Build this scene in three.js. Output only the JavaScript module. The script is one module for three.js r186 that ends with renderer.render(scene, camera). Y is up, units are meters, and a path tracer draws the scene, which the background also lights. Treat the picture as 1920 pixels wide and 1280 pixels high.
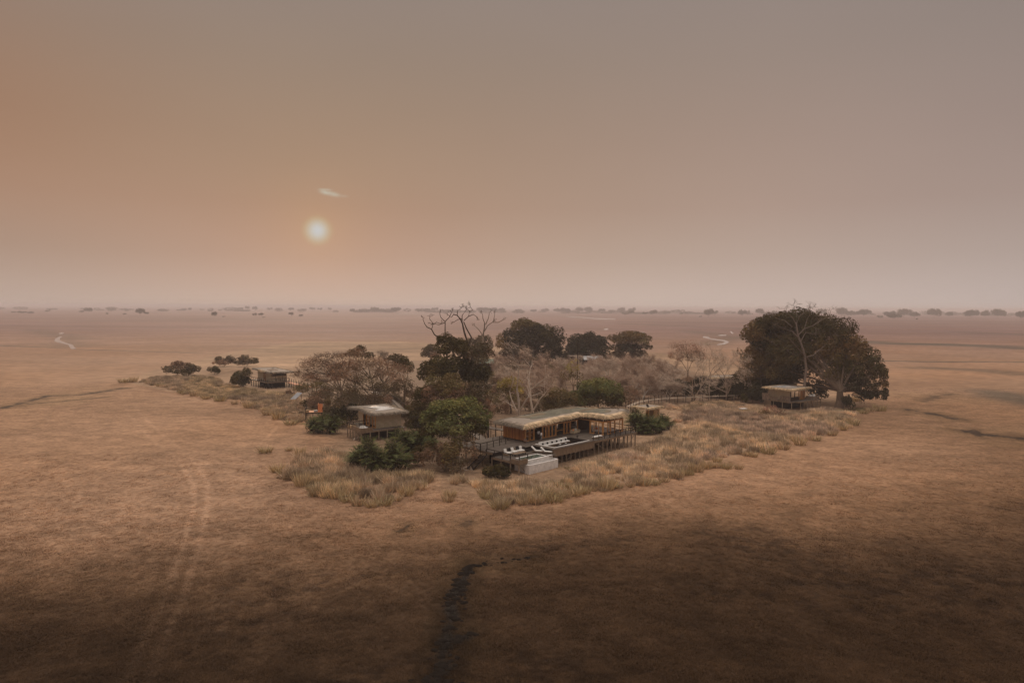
import * as THREE from 'three';
import { MarchingCubes } from 'three/addons/objects/MarchingCubes.js';
import { mergeGeometries, mergeVertices } from 'three/addons/utils/BufferGeometryUtils.js';

// ---------------------------------------------------------------- camera, sky, sun, air, exposure
const F = 1280, EYE = 28;                                   // a 24 mm lens on a drone 28 m above the plain
const scene = new THREE.Scene();
const camera = new THREE.PerspectiveCamera(2 * Math.atan(640 / F) * 180 / Math.PI, 1.5, 1, 40000);
camera.position.set(0, EYE, 0);
camera.rotation.order = 'YXZ';
camera.rotation.set(-Math.atan(64 / F), 0, 0.0056);
camera.updateMatrixWorld();
const renderer = new THREE.WebGLRenderer({ antialias: true });
renderer.setSize(1024, 682);
renderer.toneMapping = THREE.LinearToneMapping;
renderer.toneMappingExposure = 1.0;
renderer.shadowMap.enabled = true;

function ray(px, py) { return new THREE.Vector3((px - 960) / F, -(py - 640) / F, -1).applyQuaternion(camera.quaternion).normalize(); }
function P(px, py, h = 0) {                                 // the place at height h that lies on a line of sight
  const d = ray(px, py), t = (h - EYE) / d.y;
  return new THREE.Vector3(d.x * t, h, d.z * t);
}
function toPix(v) {                                         // the reverse, in units of the lens
  const q = v.clone().sub(camera.position).applyQuaternion(camera.quaternion.clone().invert());
  return [960 - q.x / q.z * F, 640 + q.y / q.z * F];
}
const sunDir = ray(595, 432);

function mulberry(a) { return () => { a |= 0; a = a + 0x6D2B79F5 | 0; let t = Math.imul(a ^ a >>> 15, 1 | a); t = t + Math.imul(t ^ t >>> 7, 61 | t) ^ t; return ((t ^ t >>> 14) >>> 0) / 4294967296; }; }
const smooth = (a, b, x) => { const t = Math.min(1, Math.max(0, (x - a) / (b - a))); return t * t * (3 - 2 * t); };
const mix = (a, b, t) => a + (b - a) * t;
const lin = (v) => { v /= 255; return v <= 0.04045 ? v / 12.92 : Math.pow((v + 0.055) / 1.055, 2.4); };
const S = (r, g, b) => new THREE.Color().setRGB(lin(r), lin(g), lin(b));      // a colour given in sRGB bytes
const perm = new Float32Array(65536); { const r = mulberry(77); for (let i = 0; i < 65536; i++) perm[i] = r(); }
function vnoise(x, y) {
  const xi = Math.floor(x), yi = Math.floor(y); let u = x - xi, v = y - yi; u = u * u * (3 - 2 * u); v = v * v * (3 - 2 * v);
  const x0 = xi & 255, x1 = (xi + 1) & 255, y0 = (yi & 255) << 8, y1 = ((yi + 1) & 255) << 8;
  const a = perm[x0 | y0], b = perm[x1 | y0], c = perm[x0 | y1], d = perm[x1 | y1];
  return a + (b - a) * u + (c - a) * v + (a - b - c + d) * u * v;
}
function fbm(x, y, n) { let s = 0, a = 0.5, t = 0; for (let i = 0; i < n; i++) { s += a * vnoise(x, y); t += a; a *= 0.5; x = x * 2.03 + 17.3; y = y * 2.03 + 5.1; } return s / t; }
function noise3(x, y, z) { return (vnoise(x + z * 0.71, y - z * 0.53) + vnoise(y * 0.9 + 31, z + x * 0.37) + vnoise(z * 1.1 - 12, x - y * 0.3)) / 3; }

// hazy evening sky, warm towards the sun and the left of it, pale near the ground, brighter overhead like any overcast
{
  const w = 4096, h = 2048, data = new Float32Array(w * h * 4);
  const azS = Math.atan2(sunDir.x, -sunDir.z), elS = Math.asin(sunDir.y), D = Math.PI / 180;
  const stops = [[0, 198, 181, 173], [1.5, 193, 175, 167], [4, 182, 163, 154], [8, 171, 150, 141], [13, 162, 143, 135], [19, 152, 137, 130], [25, 145, 133, 128], [40, 146, 137, 130], [90, 152, 144, 138]].map(([e, r, g, b]) => [e, lin(r), lin(g), lin(b)]);
  for (let j = 0; j < h; j++) {
    const el = ((j + 0.5) / h - 0.5) * 180;
    let k = 0; while (k < stops.length - 2 && el > stops[k + 1][0]) k++;
    const t = Math.min(1, Math.max(0, (el - stops[k][0]) / (stops[k + 1][0] - stops[k][0])));
    const base = [1, 2, 3].map((c) => mix(stops[k][c], stops[k + 1][c], t));
    const over = 1 + 5.6 * smooth(24, 84, el);
    for (let i = 0; i < w; i++) {
      const az = ((i + 0.5) / w * 2 * Math.PI);               // u runs with atan2(z, x)
      const th = az - Math.PI;                                // three: u = atan2(z, x) / 2pi + 0.5
      const x = Math.cos(th), z = Math.sin(th);
      let a = Math.atan2(x, -z) / D;                          // degrees to the right of straight ahead
      const ds = a - azS / D, de = el - elS / D;
      // the warm side of the sky
      const wide = Math.exp(-(ds * ds) / 1300 - Math.pow(el - 11, 2) / 190);
      const red = Math.exp(-Math.pow(a + 44, 2) / 240 - Math.pow(el - 13, 2) / 95);
      const low = Math.exp(-(ds * ds) / 260 - Math.pow(el - 4.5, 2) / 22);
      const r2 = ds * ds * Math.cos(el * D) ** 2 + de * de, r = Math.sqrt(r2);
      const glow = Math.exp(-r / 3.2), disc = 1 - smooth(0.05, 1.4, r);
      let R = base[0] * (1 + 0.02 * wide - 0.06 * red + 0.05 * low), G = base[1] * (1 - 0.082 * wide - 0.22 * red - 0.05 * low), B = base[2] * (1 - 0.265 * wide - 0.30 * red - 0.05 * low); { const dl = 1 - 0.13 * smooth(18, 42, -a) * (1 - smooth(3, 9, el)); R *= dl; G *= dl; B *= dl; }
      const far = smooth(18, 48, a); R *= 1 - 0.13 * far; G *= 1 - 0.10 * far; B *= 1 - 0.08 * far;
      R += 0.075 * glow; G += 0.035 * glow; B -= 0.005 * glow;
      R = mix(R, 0.585, disc); G = mix(G, 0.57, disc); B = mix(B, 0.555, Math.pow(disc, 1.5));
      // a small bright tear in the haze above the sun
      const cx = ds - 0.95, cy = de - 2.95, line = cy + cx * 0.16;
      const wisp = Math.max(Math.exp(-Math.pow(line / 0.14, 2) - Math.pow(cx / 0.75, 4)) * (0.6 + 0.6 * vnoise(cx * 6 + 40, line * 18)),
        0.7 * Math.exp(-Math.pow((cy - 0.27) / 0.06, 2) - Math.pow((cx + 0.35) / 0.5, 4)), 0.35 * Math.exp(-Math.pow((cy + 0.17) / 0.06, 2) - Math.pow((cx - 0.95) / 0.5, 4)));
      R = mix(R, 0.56, wisp * 0.75); G = mix(G, 0.52, wisp * 0.85); B = mix(B, 0.42, wisp * 0.85);
      const o = (j * w + i) * 4;
      const wob = 1 + 0.03 * (fbm(a * 0.11 + 300, el * 0.25, 3) - 0.5);
      data[o] = R * over * wob; data[o + 1] = G * over * wob; data[o + 2] = B * over * wob; data[o + 3] = 1;
    }
  }
  const sky = new THREE.DataTexture(data, w, h, THREE.RGBAFormat, THREE.FloatType);
  sky.mapping = THREE.EquirectangularReflectionMapping; sky.minFilter = sky.magFilter = THREE.LinearFilter; sky.needsUpdate = true;
  scene.background = sky; scene.environment = sky;
}
const sun = new THREE.DirectionalLight(new THREE.Color(1.0, 0.74, 0.52), 2.5);
sun.position.copy(sunDir).multiplyScalar(1000);
sun.castShadow = true; sun.shadow.radius = 20;
Object.assign(sun.shadow.camera, { left: -300, right: 300, top: 200, bottom: -300, near: 1, far: 3000 });
scene.add(sun, sun.target);
scene.fog = new THREE.FogExp2(new THREE.Color(0.95, 0.86, 0.88), 0.00025);

// ---------------------------------------------------------------- helpers for things and parts
const taken = {};
function numbered(n) { const k = taken[n] = (taken[n] ?? -1) + 1; return k ? `${n}_${String(k).padStart(3, '0')}` : n; }
function tag(o, label, category, group, kind) { Object.assign(o.userData, { label, category }); if (group) o.userData.group = group; if (kind) o.userData.kind = kind; return o; }
function thing(name, label, category, pos = [0, 0, 0], turn = 0, group) {
  const o = new THREE.Group(); o.name = numbered(name); o.position.set(...(pos.isVector3 ? pos.toArray() : pos)); o.rotation.y = turn;
  tag(o, label, category, group); scene.add(o); return o;
}
function copyThing(src, pos, turn, scale, label) {
  const c = src.clone(); c.name = numbered(src.name.replace(/_\d{3}$/, '')); c.position.copy(pos); c.rotation.y = turn;
  if (scale) c.scale.set(...scale); c.userData = { ...src.userData }; if (label) c.userData.label = label; scene.add(c); return c;
}
function mesh(name, geo, mat, parent, kind) {
  const m = new THREE.Mesh(geo, mat); m.name = parent === scene ? numbered(name) : name; m.castShadow = m.receiveShadow = true;
  if (kind) m.userData.kind = kind; (parent ?? scene).add(m); return m;
}
class Geo {                                                 // collects loose triangles with colours
  constructor() { this.p = []; this.c = []; this.u = []; }
  tri(a, b, c, col, ua, ub, uc) {
    this.p.push(a[0], a[1], a[2], b[0], b[1], b[2], c[0], c[1], c[2]);
    if (col) this.c.push(col[0], col[1], col[2], col[0], col[1], col[2], col[0], col[1], col[2]); else this.c.push(1, 1, 1, 1, 1, 1, 1, 1, 1);
    if (ua) this.u.push(ua[0], ua[1], ub[0], ub[1], uc[0], uc[1]); else this.u.push(a[0] + a[1] * 0.3, a[2] + a[1], b[0] + b[1] * 0.3, b[2] + b[1], c[0] + c[1] * 0.3, c[2] + c[1]);
  }
  quad(a, b, c, d, col) {
    const w = Math.hypot(b[0] - a[0], b[1] - a[1], b[2] - a[2]), h = Math.hypot(d[0] - a[0], d[1] - a[1], d[2] - a[2]), o = (a[0] * 0.37 + a[2] * 0.61 + a[1] * 0.23) % 7;
    this.tri(a, b, c, col, [o, o], [o + w, o], [o + w, o + h]); this.tri(a, c, d, col, [o, o], [o + w, o + h], [o, o + h]);
  }
  box(x0, x1, y0, y1, z0, z1, col) {
    this.quad([x0, y0, z1], [x1, y0, z1], [x1, y1, z1], [x0, y1, z1], col); this.quad([x1, y0, z0], [x0, y0, z0], [x0, y1, z0], [x1, y1, z0], col);
    this.quad([x1, y0, z1], [x1, y0, z0], [x1, y1, z0], [x1, y1, z1], col); this.quad([x0, y0, z0], [x0, y0, z1], [x0, y1, z1], [x0, y1, z0], col);
    this.quad([x0, y1, z1], [x1, y1, z1], [x1, y1, z0], [x0, y1, z0], col); this.quad([x0, y0, z0], [x1, y0, z0], [x1, y0, z1], [x0, y0, z1], col);
    return this;
  }
  tube(pts, radii, n = 5, col) {                             // tapered limb through points
    let rings = [];
    for (let i = 0; i < pts.length; i++) {
      const a = pts[Math.max(0, i - 1)], b = pts[Math.min(pts.length - 1, i + 1)];
      let d = [b[0] - a[0], b[1] - a[1], b[2] - a[2]]; const L = Math.hypot(...d) || 1; d = d.map((v) => v / L);
      const up = Math.abs(d[1]) > 0.9 ? [1, 0, 0] : [0, 1, 0];
      let s = [d[1] * up[2] - d[2] * up[1], d[2] * up[0] - d[0] * up[2], d[0] * up[1] - d[1] * up[0]]; const sl = Math.hypot(...s); s = s.map((v) => v / sl);
      const t = [d[1] * s[2] - d[2] * s[1], d[2] * s[0] - d[0] * s[2], d[0] * s[1] - d[1] * s[0]], r = radii[i];
      rings.push(Array.from({ length: n }, (_, k) => { const a = k / n * 6.2832, c = Math.cos(a) * r, q = Math.sin(a) * r; return [pts[i][0] + s[0] * c + t[0] * q, pts[i][1] + s[1] * c + t[1] * q, pts[i][2] + s[2] * c + t[2] * q]; }));
    }
    for (let i = 0; i + 1 < rings.length; i++) for (let k = 0; k < n; k++) { const k2 = (k + 1) % n; this.quad(rings[i][k], rings[i][k2], rings[i + 1][k2], rings[i + 1][k], col); }
    for (let k = 1; k + 1 < n; k++) { this.tri(rings[0][0], rings[0][k + 1], rings[0][k], col); const e = rings[rings.length - 1]; this.tri(e[0], e[k], e[k + 1], col); }
    return this;
  }
  bar(a, b, r, col, n = 4) { return this.tube([a, b], [r, r], n, col); }
  get empty() { return !this.p.length; }
  build() {
    const g = new THREE.BufferGeometry();
    g.setAttribute('position', new THREE.BufferAttribute(new Float32Array(this.p), 3)); g.setAttribute('color', new THREE.BufferAttribute(new Float32Array(this.c), 3)); g.setAttribute('uv', new THREE.BufferAttribute(new Float32Array(this.u), 2));
    g.computeVertexNormals(); return g;
  }
}
function tex(size, fn, repeat = 1) {                         // a small colour texture that tiles
  const d = new Uint8Array(size * size * 4);
  for (let y = 0; y < size; y++) for (let x = 0; x < size; x++) { const v = fn(x, y, size), o = (y * size + x) * 4; for (let k = 0; k < 3; k++) d[o + k] = Math.max(0, Math.min(255, v * 255)); d[o + 3] = 255; }
  const t = new THREE.DataTexture(d, size, size); t.wrapS = t.wrapT = THREE.RepeatWrapping; t.magFilter = t.minFilter = THREE.LinearFilter; t.colorSpace = THREE.SRGBColorSpace; t.repeat.set(repeat, repeat); t.needsUpdate = true; return t;
}
const wrapN = (x, y, s, f, g = f) => { const a = x / s, b = y / s; const n = (u, v) => vnoise(u * f, v * g); return mix(mix(n(a + 3, b + 3), n(a + 2, b + 3), smooth(0, 1, a)), mix(n(a + 3, b + 2), n(a + 2, b + 2), smooth(0, 1, a)), smooth(0, 1, b)); };
const texMottle = tex(256, (x, y, s) => 0.82 + 0.14 * wrapN(x, y, s, 9) + 0.1 * wrapN(x, y, s, 37) , 0.25);
const texGrain = tex(256, (x, y, s) => 0.74 + 0.2 * wrapN(x, y, s, 60, 3) + 0.16 * wrapN(x, y, s, 23, 7), 0.4);
const texStraw = tex(256, (x, y, s) => 0.55 + 0.3 * wrapN(x, y, s, 90, 12) + 0.28 * wrapN(x, y, s, 14, 9), 0.3);
const texRough = tex(256, (x, y, s) => 0.7 + 0.25 * wrapN(x, y, s, 20), 0.3);
function mat(color, map, rough = 0.9, more = {}) { return new THREE.MeshPhysicalMaterial({ specularIntensity: 0.5, color, map: map ?? null, roughness: rough, vertexColors: true, side: THREE.DoubleSide, ...more }); }
const M = {
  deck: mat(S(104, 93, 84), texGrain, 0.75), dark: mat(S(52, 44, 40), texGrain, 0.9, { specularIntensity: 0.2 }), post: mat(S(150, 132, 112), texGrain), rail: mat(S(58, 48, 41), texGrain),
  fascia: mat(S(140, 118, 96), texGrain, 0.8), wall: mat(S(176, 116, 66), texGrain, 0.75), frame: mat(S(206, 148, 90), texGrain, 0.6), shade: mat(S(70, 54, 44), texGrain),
  canvas: mat(S(196, 178, 150), texMottle), thatch: mat(S(196, 165, 124), texStraw, 1), oldThatch: mat(S(150, 130, 114), texStraw, 1), sheet: mat(S(118, 114, 98), texMottle, 0.8),
  white: mat(S(238, 234, 228), texMottle), concrete: mat(S(240, 235, 230), texMottle, 0.8), charcoal: mat(S(40, 36, 34), texMottle), tin: mat(S(206, 204, 202), texMottle, 0.5), steelBlue: mat(S(160, 162, 166), texMottle, 0.7),
  leaf: mat(new THREE.Color(1, 1, 1), null, 0.85, { specularIntensity: 0.3 }), bark: mat(new THREE.Color(1, 1, 1), texGrain, 0.95, { specularIntensity: 0.2 }), straw: mat(new THREE.Color(1, 1, 1), null, 1, { specularIntensity: 0.1 }), cloth: mat(new THREE.Color(1, 1, 1), texMottle), orangeTone: mat(S(244, 160, 112), texMottle),  // last one: orange of the pillows, and sunlight painted onto the terrace screens
  glass: new THREE.MeshPhysicalMaterial({ color: 0xffffff, transmission: 1, thickness: 0, roughness: 0.03, ior: 1.5, side: THREE.DoubleSide }),
  pool: new THREE.MeshPhysicalMaterial({ color: S(150, 165, 148), roughness: 0.06, transmission: 0.75, thickness: 0, ior: 1.33 }),
  river: new THREE.MeshStandardMaterial({ color: S(150, 138, 130), roughness: 0.14 }),
};
function straight(px, h = 0) { return px.map(([x, y]) => P(x, y, h)); }

// ---------------------------------------------------------------- ground: one sheet in three grades of detail, out to the horizon
function polyDist(x, z, pl) { let b = 1e9; for (let i = 0; i + 1 < pl.length; i++) { const p = pl[i], q = pl[i + 1], dx = q.x - p.x, dz = q.z - p.z; let t = ((x - p.x) * dx + (z - p.z) * dz) / (dx * dx + dz * dz); t = Math.min(1, Math.max(0, t)); const e = Math.hypot(x - p.x - dx * t, z - p.z - dz * t); if (e < b) b = e; } return b; }
function inPoly(x, z, pl) { let c = false; for (let i = 0, j = pl.length - 1; i < pl.length; j = i++) if ((pl[i].z > z) !== (pl[j].z > z) && x < (pl[j].x - pl[i].x) * (z - pl[i].z) / (pl[j].z - pl[i].z) + pl[i].x) c = !c; return c; }
function mark(px, w, fade = 1) { const pl = straight(px); const b = new THREE.Box3().setFromPoints(pl).expandByScalar(w * 3); return { pl, w, b, fade }; }
const ruts = [mark([[235, 1280], [300, 1140], [333, 1050], [352, 990], [364, 945], [362, 905], [345, 880]], 0.5, 1.05), mark([[275, 1280], [335, 1140], [366, 1050], [380, 990], [390, 945], [388, 905], [375, 880]], 0.5, 1.05), mark([[345, 880], [330, 860], [280, 820], [240, 775], [225, 735]], 0.6, 0.5), mark([[375, 880], [362, 860], [310, 820], [262, 775], [240, 735]], 0.6, 0.5),
  mark([[360, 860], [420, 885], [480, 915], [560, 950], [640, 962], [760, 968]], 1.0, 0.6), mark([[485, 930], [470, 880], [480, 840], [520, 800]], 0.5, 0.6), mark([[560, 800], [430, 762], [330, 742], [250, 728]], 1.2, 0.7)];
const drains = [mark([[800, 1330], [828, 1250], [838, 1200], [850, 1130], [868, 1085], [880, 1060]], 0.6), mark([[870, 1068], [905, 1058], [950, 1052], [1000, 1044]], 0.45, 0.4), mark([[838, 1205], [868, 1200], [888, 1188]], 0.5, 0.7), mark([[0, 766], [55, 752], [90, 742], [150, 740], [230, 728]], 1.2, 0.8), mark([[40, 758], [120, 752], [200, 744]], 0.6, 0.6),
  mark([[1815, 808], [1850, 816], [1920, 822], [2000, 830]], 2.0, 0.8), mark([[1705, 768], [1760, 778], [1790, 786]], 1.6, 0.7), mark([[1735, 752], [1760, 742], [1785, 738]], 1.4, 0.5), mark([[748, 996], [760, 990], [768, 983]], 0.35, 0.8), mark([[870, 985], [876, 978]], 0.6, 0.5)];
const greens = [mark([[1600, 640], [1700, 644], [1830, 648], [1960, 654]], 24, 0.8), mark([[1640, 676], [1740, 678], [1850, 678], [2000, 680]], 5, 0.9), mark([[1755, 690], [1830, 694], [1900, 700]], 13, 0.55), mark([[1860, 735], [1900, 745], [1980, 760]], 9, 0.75), mark([[1800, 622], [1900, 626], [2000, 630]], 20, 0.7), mark([[1290, 620], [1380, 632], [1320, 646]], 20, 0.45), mark([[0, 648], [100, 652], [150, 655], [320, 660], [420, 664]], 3.5, 0.6), mark([[1150, 606], [1300, 612], [1400, 616]], 30, 0.5), mark([[60, 618], [130, 632], [130, 650]], 16, 0.4)];
const island = straight([[215, 712], [300, 690], [420, 660], [560, 640], [760, 640], [900, 650], [1150, 655], [1300, 665], [1450, 700], [1640, 745], [1625, 775], [1600, 800], [1530, 825], [1400, 855], [1320, 880], [1200, 908], [1100, 918], [1000, 942], [930, 950], [850, 935], [800, 910], [760, 940], [690, 950], [610, 935], [540, 900], [515, 885], [560, 850], [620, 825], [560, 792], [480, 770], [430, 752], [330, 737]]);
const islandBox = new THREE.Box3().setFromPoints(island).expandByScalar(14);
const near = (b, x, z) => x > b.min.x && x < b.max.x && z > b.min.z && z < b.max.z;
const camp = straight([[560, 745], [610, 800], [720, 870], [800, 895], [900, 890], [950, 800], [1040, 775], [1190, 775], [1400, 750], [1380, 715], [1250, 680], [950, 670], [600, 680]]);
const gc = [0, 0, 0];
function groundColor(x, z, fine) {
  const big = fbm(x * 0.006 + 9, z * 0.006 + 3, 3), mid = fbm(x * 0.035 + 40, z * 0.05, 3), sm = fine > 1 ? fbm(x * 0.35, z * 0.5 + 70, 2) : 0.5, tiny = fine > 2 ? vnoise(x * 2.1 + 5, z * 2.4) * 0.55 + vnoise(x * 4.7, z * 5.3 + 9) * 0.45 : 0.5;
  const streak = fbm(x * 0.012 + 70, z * 0.055 + 20, 3), band = fbm(x * 0.0016 + 12, z * 0.009 + 44, 3);
  let v = 0.94 + (big - 0.5) * 0.32 + (mid - 0.5) * 0.34 + (streak - 0.5) * 0.3 + (band - 0.5) * 0.5 * smooth(200, 500, -z);
  v *= 1 + (sm - 0.5) * 0.55; v *= 1 + (tiny - 0.5) * 0.78;
  let r = 0.348 * v, g = 0.209 * v, b = 0.126 * v; { const fk = smooth(180, 900, -z); r *= 1 - 0.34 * fk; g *= 1 - 0.34 * fk; b *= 1 - 0.08 * fk; }  // far ground shifted in tone, distance haze put into its colour
  const d = Math.hypot(x, z);
  const tone = fbm(x * 0.02 + 80, z * 0.02 + 11, 2); g *= 0.94 + tone * 0.12; b *= 0.86 + tone * 0.28;
  // lens vignette put into the ground colour over some burnt soil, near and right
  const foreDark = smooth(0.0, 1.0, (1 - smooth(40, 124, -z - (x > 0 ? 0.2 : 0.22) * x + 7 * (fbm(x * 0.05, z * 0.05 + 50, 4) - 0.5) * 3.4)) * 1.2 - 0.04);
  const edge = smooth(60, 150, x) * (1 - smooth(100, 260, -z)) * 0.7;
  const dark = Math.min(1, foreDark + edge * (0.5 + fbm(x * 0.03 + 4, z * 0.03, 3)));
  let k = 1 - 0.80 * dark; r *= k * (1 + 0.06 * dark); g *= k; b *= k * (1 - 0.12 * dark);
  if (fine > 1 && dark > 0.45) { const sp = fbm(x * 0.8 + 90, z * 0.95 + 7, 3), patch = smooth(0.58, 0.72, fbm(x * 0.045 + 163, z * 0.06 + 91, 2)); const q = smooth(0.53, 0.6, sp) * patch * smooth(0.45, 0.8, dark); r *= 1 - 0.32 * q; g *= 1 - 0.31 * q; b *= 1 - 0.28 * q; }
  for (const m of ruts) if (near(m.b, x, z)) { const e = polyDist(x, z, m.pl), q = (1 - smooth(m.w * 0.2, m.w * 1.3, e)) * Math.min(1, m.fade) * 0.62 * (0.1 + 0.9 * smooth(0.25 - 0.2 * (m.fade > 1), 0.75 - 0.2 * (m.fade > 1), mid * 0.6 + sm * 0.4)); r = mix(r, r * 1.38 + 0.016, q); g = mix(g, g * 1.42 + 0.012, q); b = mix(b, b * 1.46 + 0.01, q); }
  for (const m of drains) if (near(m.b, x, z)) { const e = polyDist(x, z, m.pl) + (fbm(x * 0.5 + 3, z * 0.5, 3) - 0.5) * m.w * 3; const q = (1 - smooth(m.w * 0.4, m.w * 1.3, e)) * m.fade, h = (1 - smooth(m.w, m.w * 4.5, e)) * 0.35 * m.fade; k = 1 - h; r *= k; g *= k * 1.02; b *= k; r = mix(r, 0.035, q); g = mix(g, 0.029, q); b = mix(b, 0.025, q); }
  for (const m of greens) if (near(m.b, x, z)) { const e = polyDist(x, z, m.pl) + (streak - 0.5) * m.w * 1.6; const q = (1 - smooth(0, m.w * 1.5, e)) * m.fade; r = mix(r, 0.10 * v, q); g = mix(g, 0.087 * v, q); b = mix(b, 0.066 * v, q); }
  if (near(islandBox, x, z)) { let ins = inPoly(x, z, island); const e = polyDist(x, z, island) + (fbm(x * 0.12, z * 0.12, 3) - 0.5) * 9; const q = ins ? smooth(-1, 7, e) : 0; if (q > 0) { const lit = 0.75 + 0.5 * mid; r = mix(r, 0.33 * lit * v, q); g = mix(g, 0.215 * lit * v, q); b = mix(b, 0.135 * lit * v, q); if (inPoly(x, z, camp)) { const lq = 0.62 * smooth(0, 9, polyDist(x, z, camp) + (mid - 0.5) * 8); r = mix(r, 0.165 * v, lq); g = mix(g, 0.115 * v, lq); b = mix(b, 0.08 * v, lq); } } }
  gc[0] = r; gc[1] = g; gc[2] = b;
}
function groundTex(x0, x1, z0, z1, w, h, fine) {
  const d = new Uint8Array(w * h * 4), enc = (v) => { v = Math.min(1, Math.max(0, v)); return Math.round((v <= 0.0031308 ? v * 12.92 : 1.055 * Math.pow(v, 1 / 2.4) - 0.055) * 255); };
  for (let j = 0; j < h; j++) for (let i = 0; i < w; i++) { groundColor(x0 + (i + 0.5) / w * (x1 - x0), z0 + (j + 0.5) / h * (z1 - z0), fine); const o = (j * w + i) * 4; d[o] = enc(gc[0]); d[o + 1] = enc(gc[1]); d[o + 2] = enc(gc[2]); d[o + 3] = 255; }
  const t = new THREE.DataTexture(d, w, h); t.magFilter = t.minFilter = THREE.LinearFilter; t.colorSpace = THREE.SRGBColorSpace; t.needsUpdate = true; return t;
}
{
  const R = [[-185, 185, -245, -38], [-900, 900, -1500, 160], [-15000, 15000, -16000, 4000]], px = [[2048, 2048, 3], [2048, 2048, 1.5], [2048, 2048, 1]];
  const pos = [], uv = [], groups = [];
  const rect = (x0, x1, z0, z1, q) => { const [a, b, c, d] = q, U = (x, z) => uv.push((x - a) / (b - a), (z - c) / (d - c)); for (const [x, z] of [[x0, z1], [x1, z1], [x1, z0], [x0, z1], [x1, z0], [x0, z0]]) { pos.push(x, 0, z); U(x, z); } };
  let start = 0;
  R.forEach((q, k) => {
    const [a, b, c, d] = q;
    if (!k) rect(a, b, c, d, q); else { const [e, f, g, h] = R[k - 1]; rect(a, b, c, g, q); rect(a, b, h, d, q); rect(a, e, g, h, q); rect(f, b, g, h, q); }
    groups.push([start, pos.length / 3 - start]); start = pos.length / 3;
  });
  const g = new THREE.BufferGeometry(); g.setAttribute('position', new THREE.Float32BufferAttribute(pos, 3)); g.setAttribute('uv', new THREE.Float32BufferAttribute(uv, 2));
  g.computeVertexNormals(); groups.forEach(([s, n], k) => g.addGroup(s, n, k));
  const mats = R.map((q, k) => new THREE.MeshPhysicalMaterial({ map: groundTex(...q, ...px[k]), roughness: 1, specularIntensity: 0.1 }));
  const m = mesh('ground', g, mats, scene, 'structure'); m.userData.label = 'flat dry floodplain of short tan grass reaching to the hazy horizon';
}

// ---------------------------------------------------------------- water on the plain
function river(label, left, h, name = 'stream') {            // a closed outline given by its banks
  const pts = straight(left), sh = new THREE.Shape(pts.map((p) => new THREE.Vector2(p.x, -p.z)));
  const g = new THREE.ShapeGeometry(sh); g.rotateX(-Math.PI / 2); g.translate(0, h, 0);
  const m = mesh(name, g, M.river, scene, 'structure'); m.userData.label = label;
}
river('winding bright channel curving over the plain left of the fig tree', [[1318, 630.5], [1328, 630.8], [1332, 634], [1346, 636], [1360, 637.5], [1368, 641], [1360, 645.5], [1346, 646.8], [1344, 645.6], [1354, 643.5], [1360, 641], [1354, 639], [1338, 637], [1326, 634.5], [1318, 632.5]], 0.03);
river('short bright pool beside the winding channel', [[1345, 628.5], [1352, 627.4], [1363, 627.8], [1361, 629.2], [1350, 629.6]], 0.03);
river('tiny bright pool upstream of the winding channel', [[1369, 621], [1372, 621], [1376, 625], [1372, 625.4]], 0.03);
river('pale s shaped waterhole channel far out on the left plain', [[103, 634], [109, 631.2], [117, 630.5], [112, 634], [112, 638], [124, 643], [136, 646], [139, 651], [143, 653.5], [133, 654.5], [129, 650], [128, 646.5], [114, 643.5], [101, 640]], 0.03);
river('small pale pool above the left waterhole channel', [[109, 624.5], [116, 622.8], [119, 623.5], [117, 626], [110, 626]], 0.03);
river('long thin streak of water far behind the dead trees', [[742, 587.5], [780, 587.0], [812, 587.6], [812, 588.6], [780, 588.4], [744, 588.4]], 0.03);
river('far stretch of water shining behind the dark trees', [[1060, 592.6], [1090, 594], [1120, 596.4], [1154, 597.4], [1154, 599], [1118, 598.4], [1090, 595.8], [1060, 593.6]], 0.03);
river('small bright pool behind the round dark tree', [[1133, 616], [1139, 615.6], [1142, 617.4], [1136, 618.6], [1132, 617.6]], 0.03);
river('thin pale pool behind the flat crowned acacia', [[1196, 622.4], [1206, 622.2], [1212, 623.4], [1200, 624]], 0.03);

// ---------------------------------------------------------------- thatched roofs
const rnd = mulberry(2024);
function offsetPoly(poly, d) {                               // moves every side outwards by d
  const n = poly.length; let area = 0; for (let i = 0; i < n; i++) { const a = poly[i], b = poly[(i + 1) % n]; area += a[0] * b[1] - b[0] * a[1]; }
  const s = area > 0 ? 1 : -1;
  return poly.map((p, i) => {
    const a = poly[(i + n - 1) % n], b = poly[(i + 1) % n];
    let e = [p[0] - a[0], p[1] - a[1]], f = [b[0] - p[0], b[1] - p[1]]; const el = Math.hypot(...e), fl = Math.hypot(...f);
    let m = [e[1] / el + f[1] / fl, -e[0] / el - f[0] / fl]; const ml = Math.hypot(...m) || 1; m = [m[0] / ml, m[1] / ml];
    const c = Math.max(0.5, m[0] * e[1] / el - m[1] * e[0] / el);
    return [p[0] + s * m[0] * d / c, p[1] + s * m[1] * d / c];
  });
}
function densify(poly, step) { const o = []; poly.forEach((p, i) => { const q = poly[(i + 1) % poly.length], n = Math.max(1, Math.round(Math.hypot(q[0] - p[0], q[1] - p[1]) / step)); for (let k = 0; k < n; k++) o.push([mix(p[0], q[0], k / n), mix(p[1], q[1], k / n)]); }); return o; }
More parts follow.
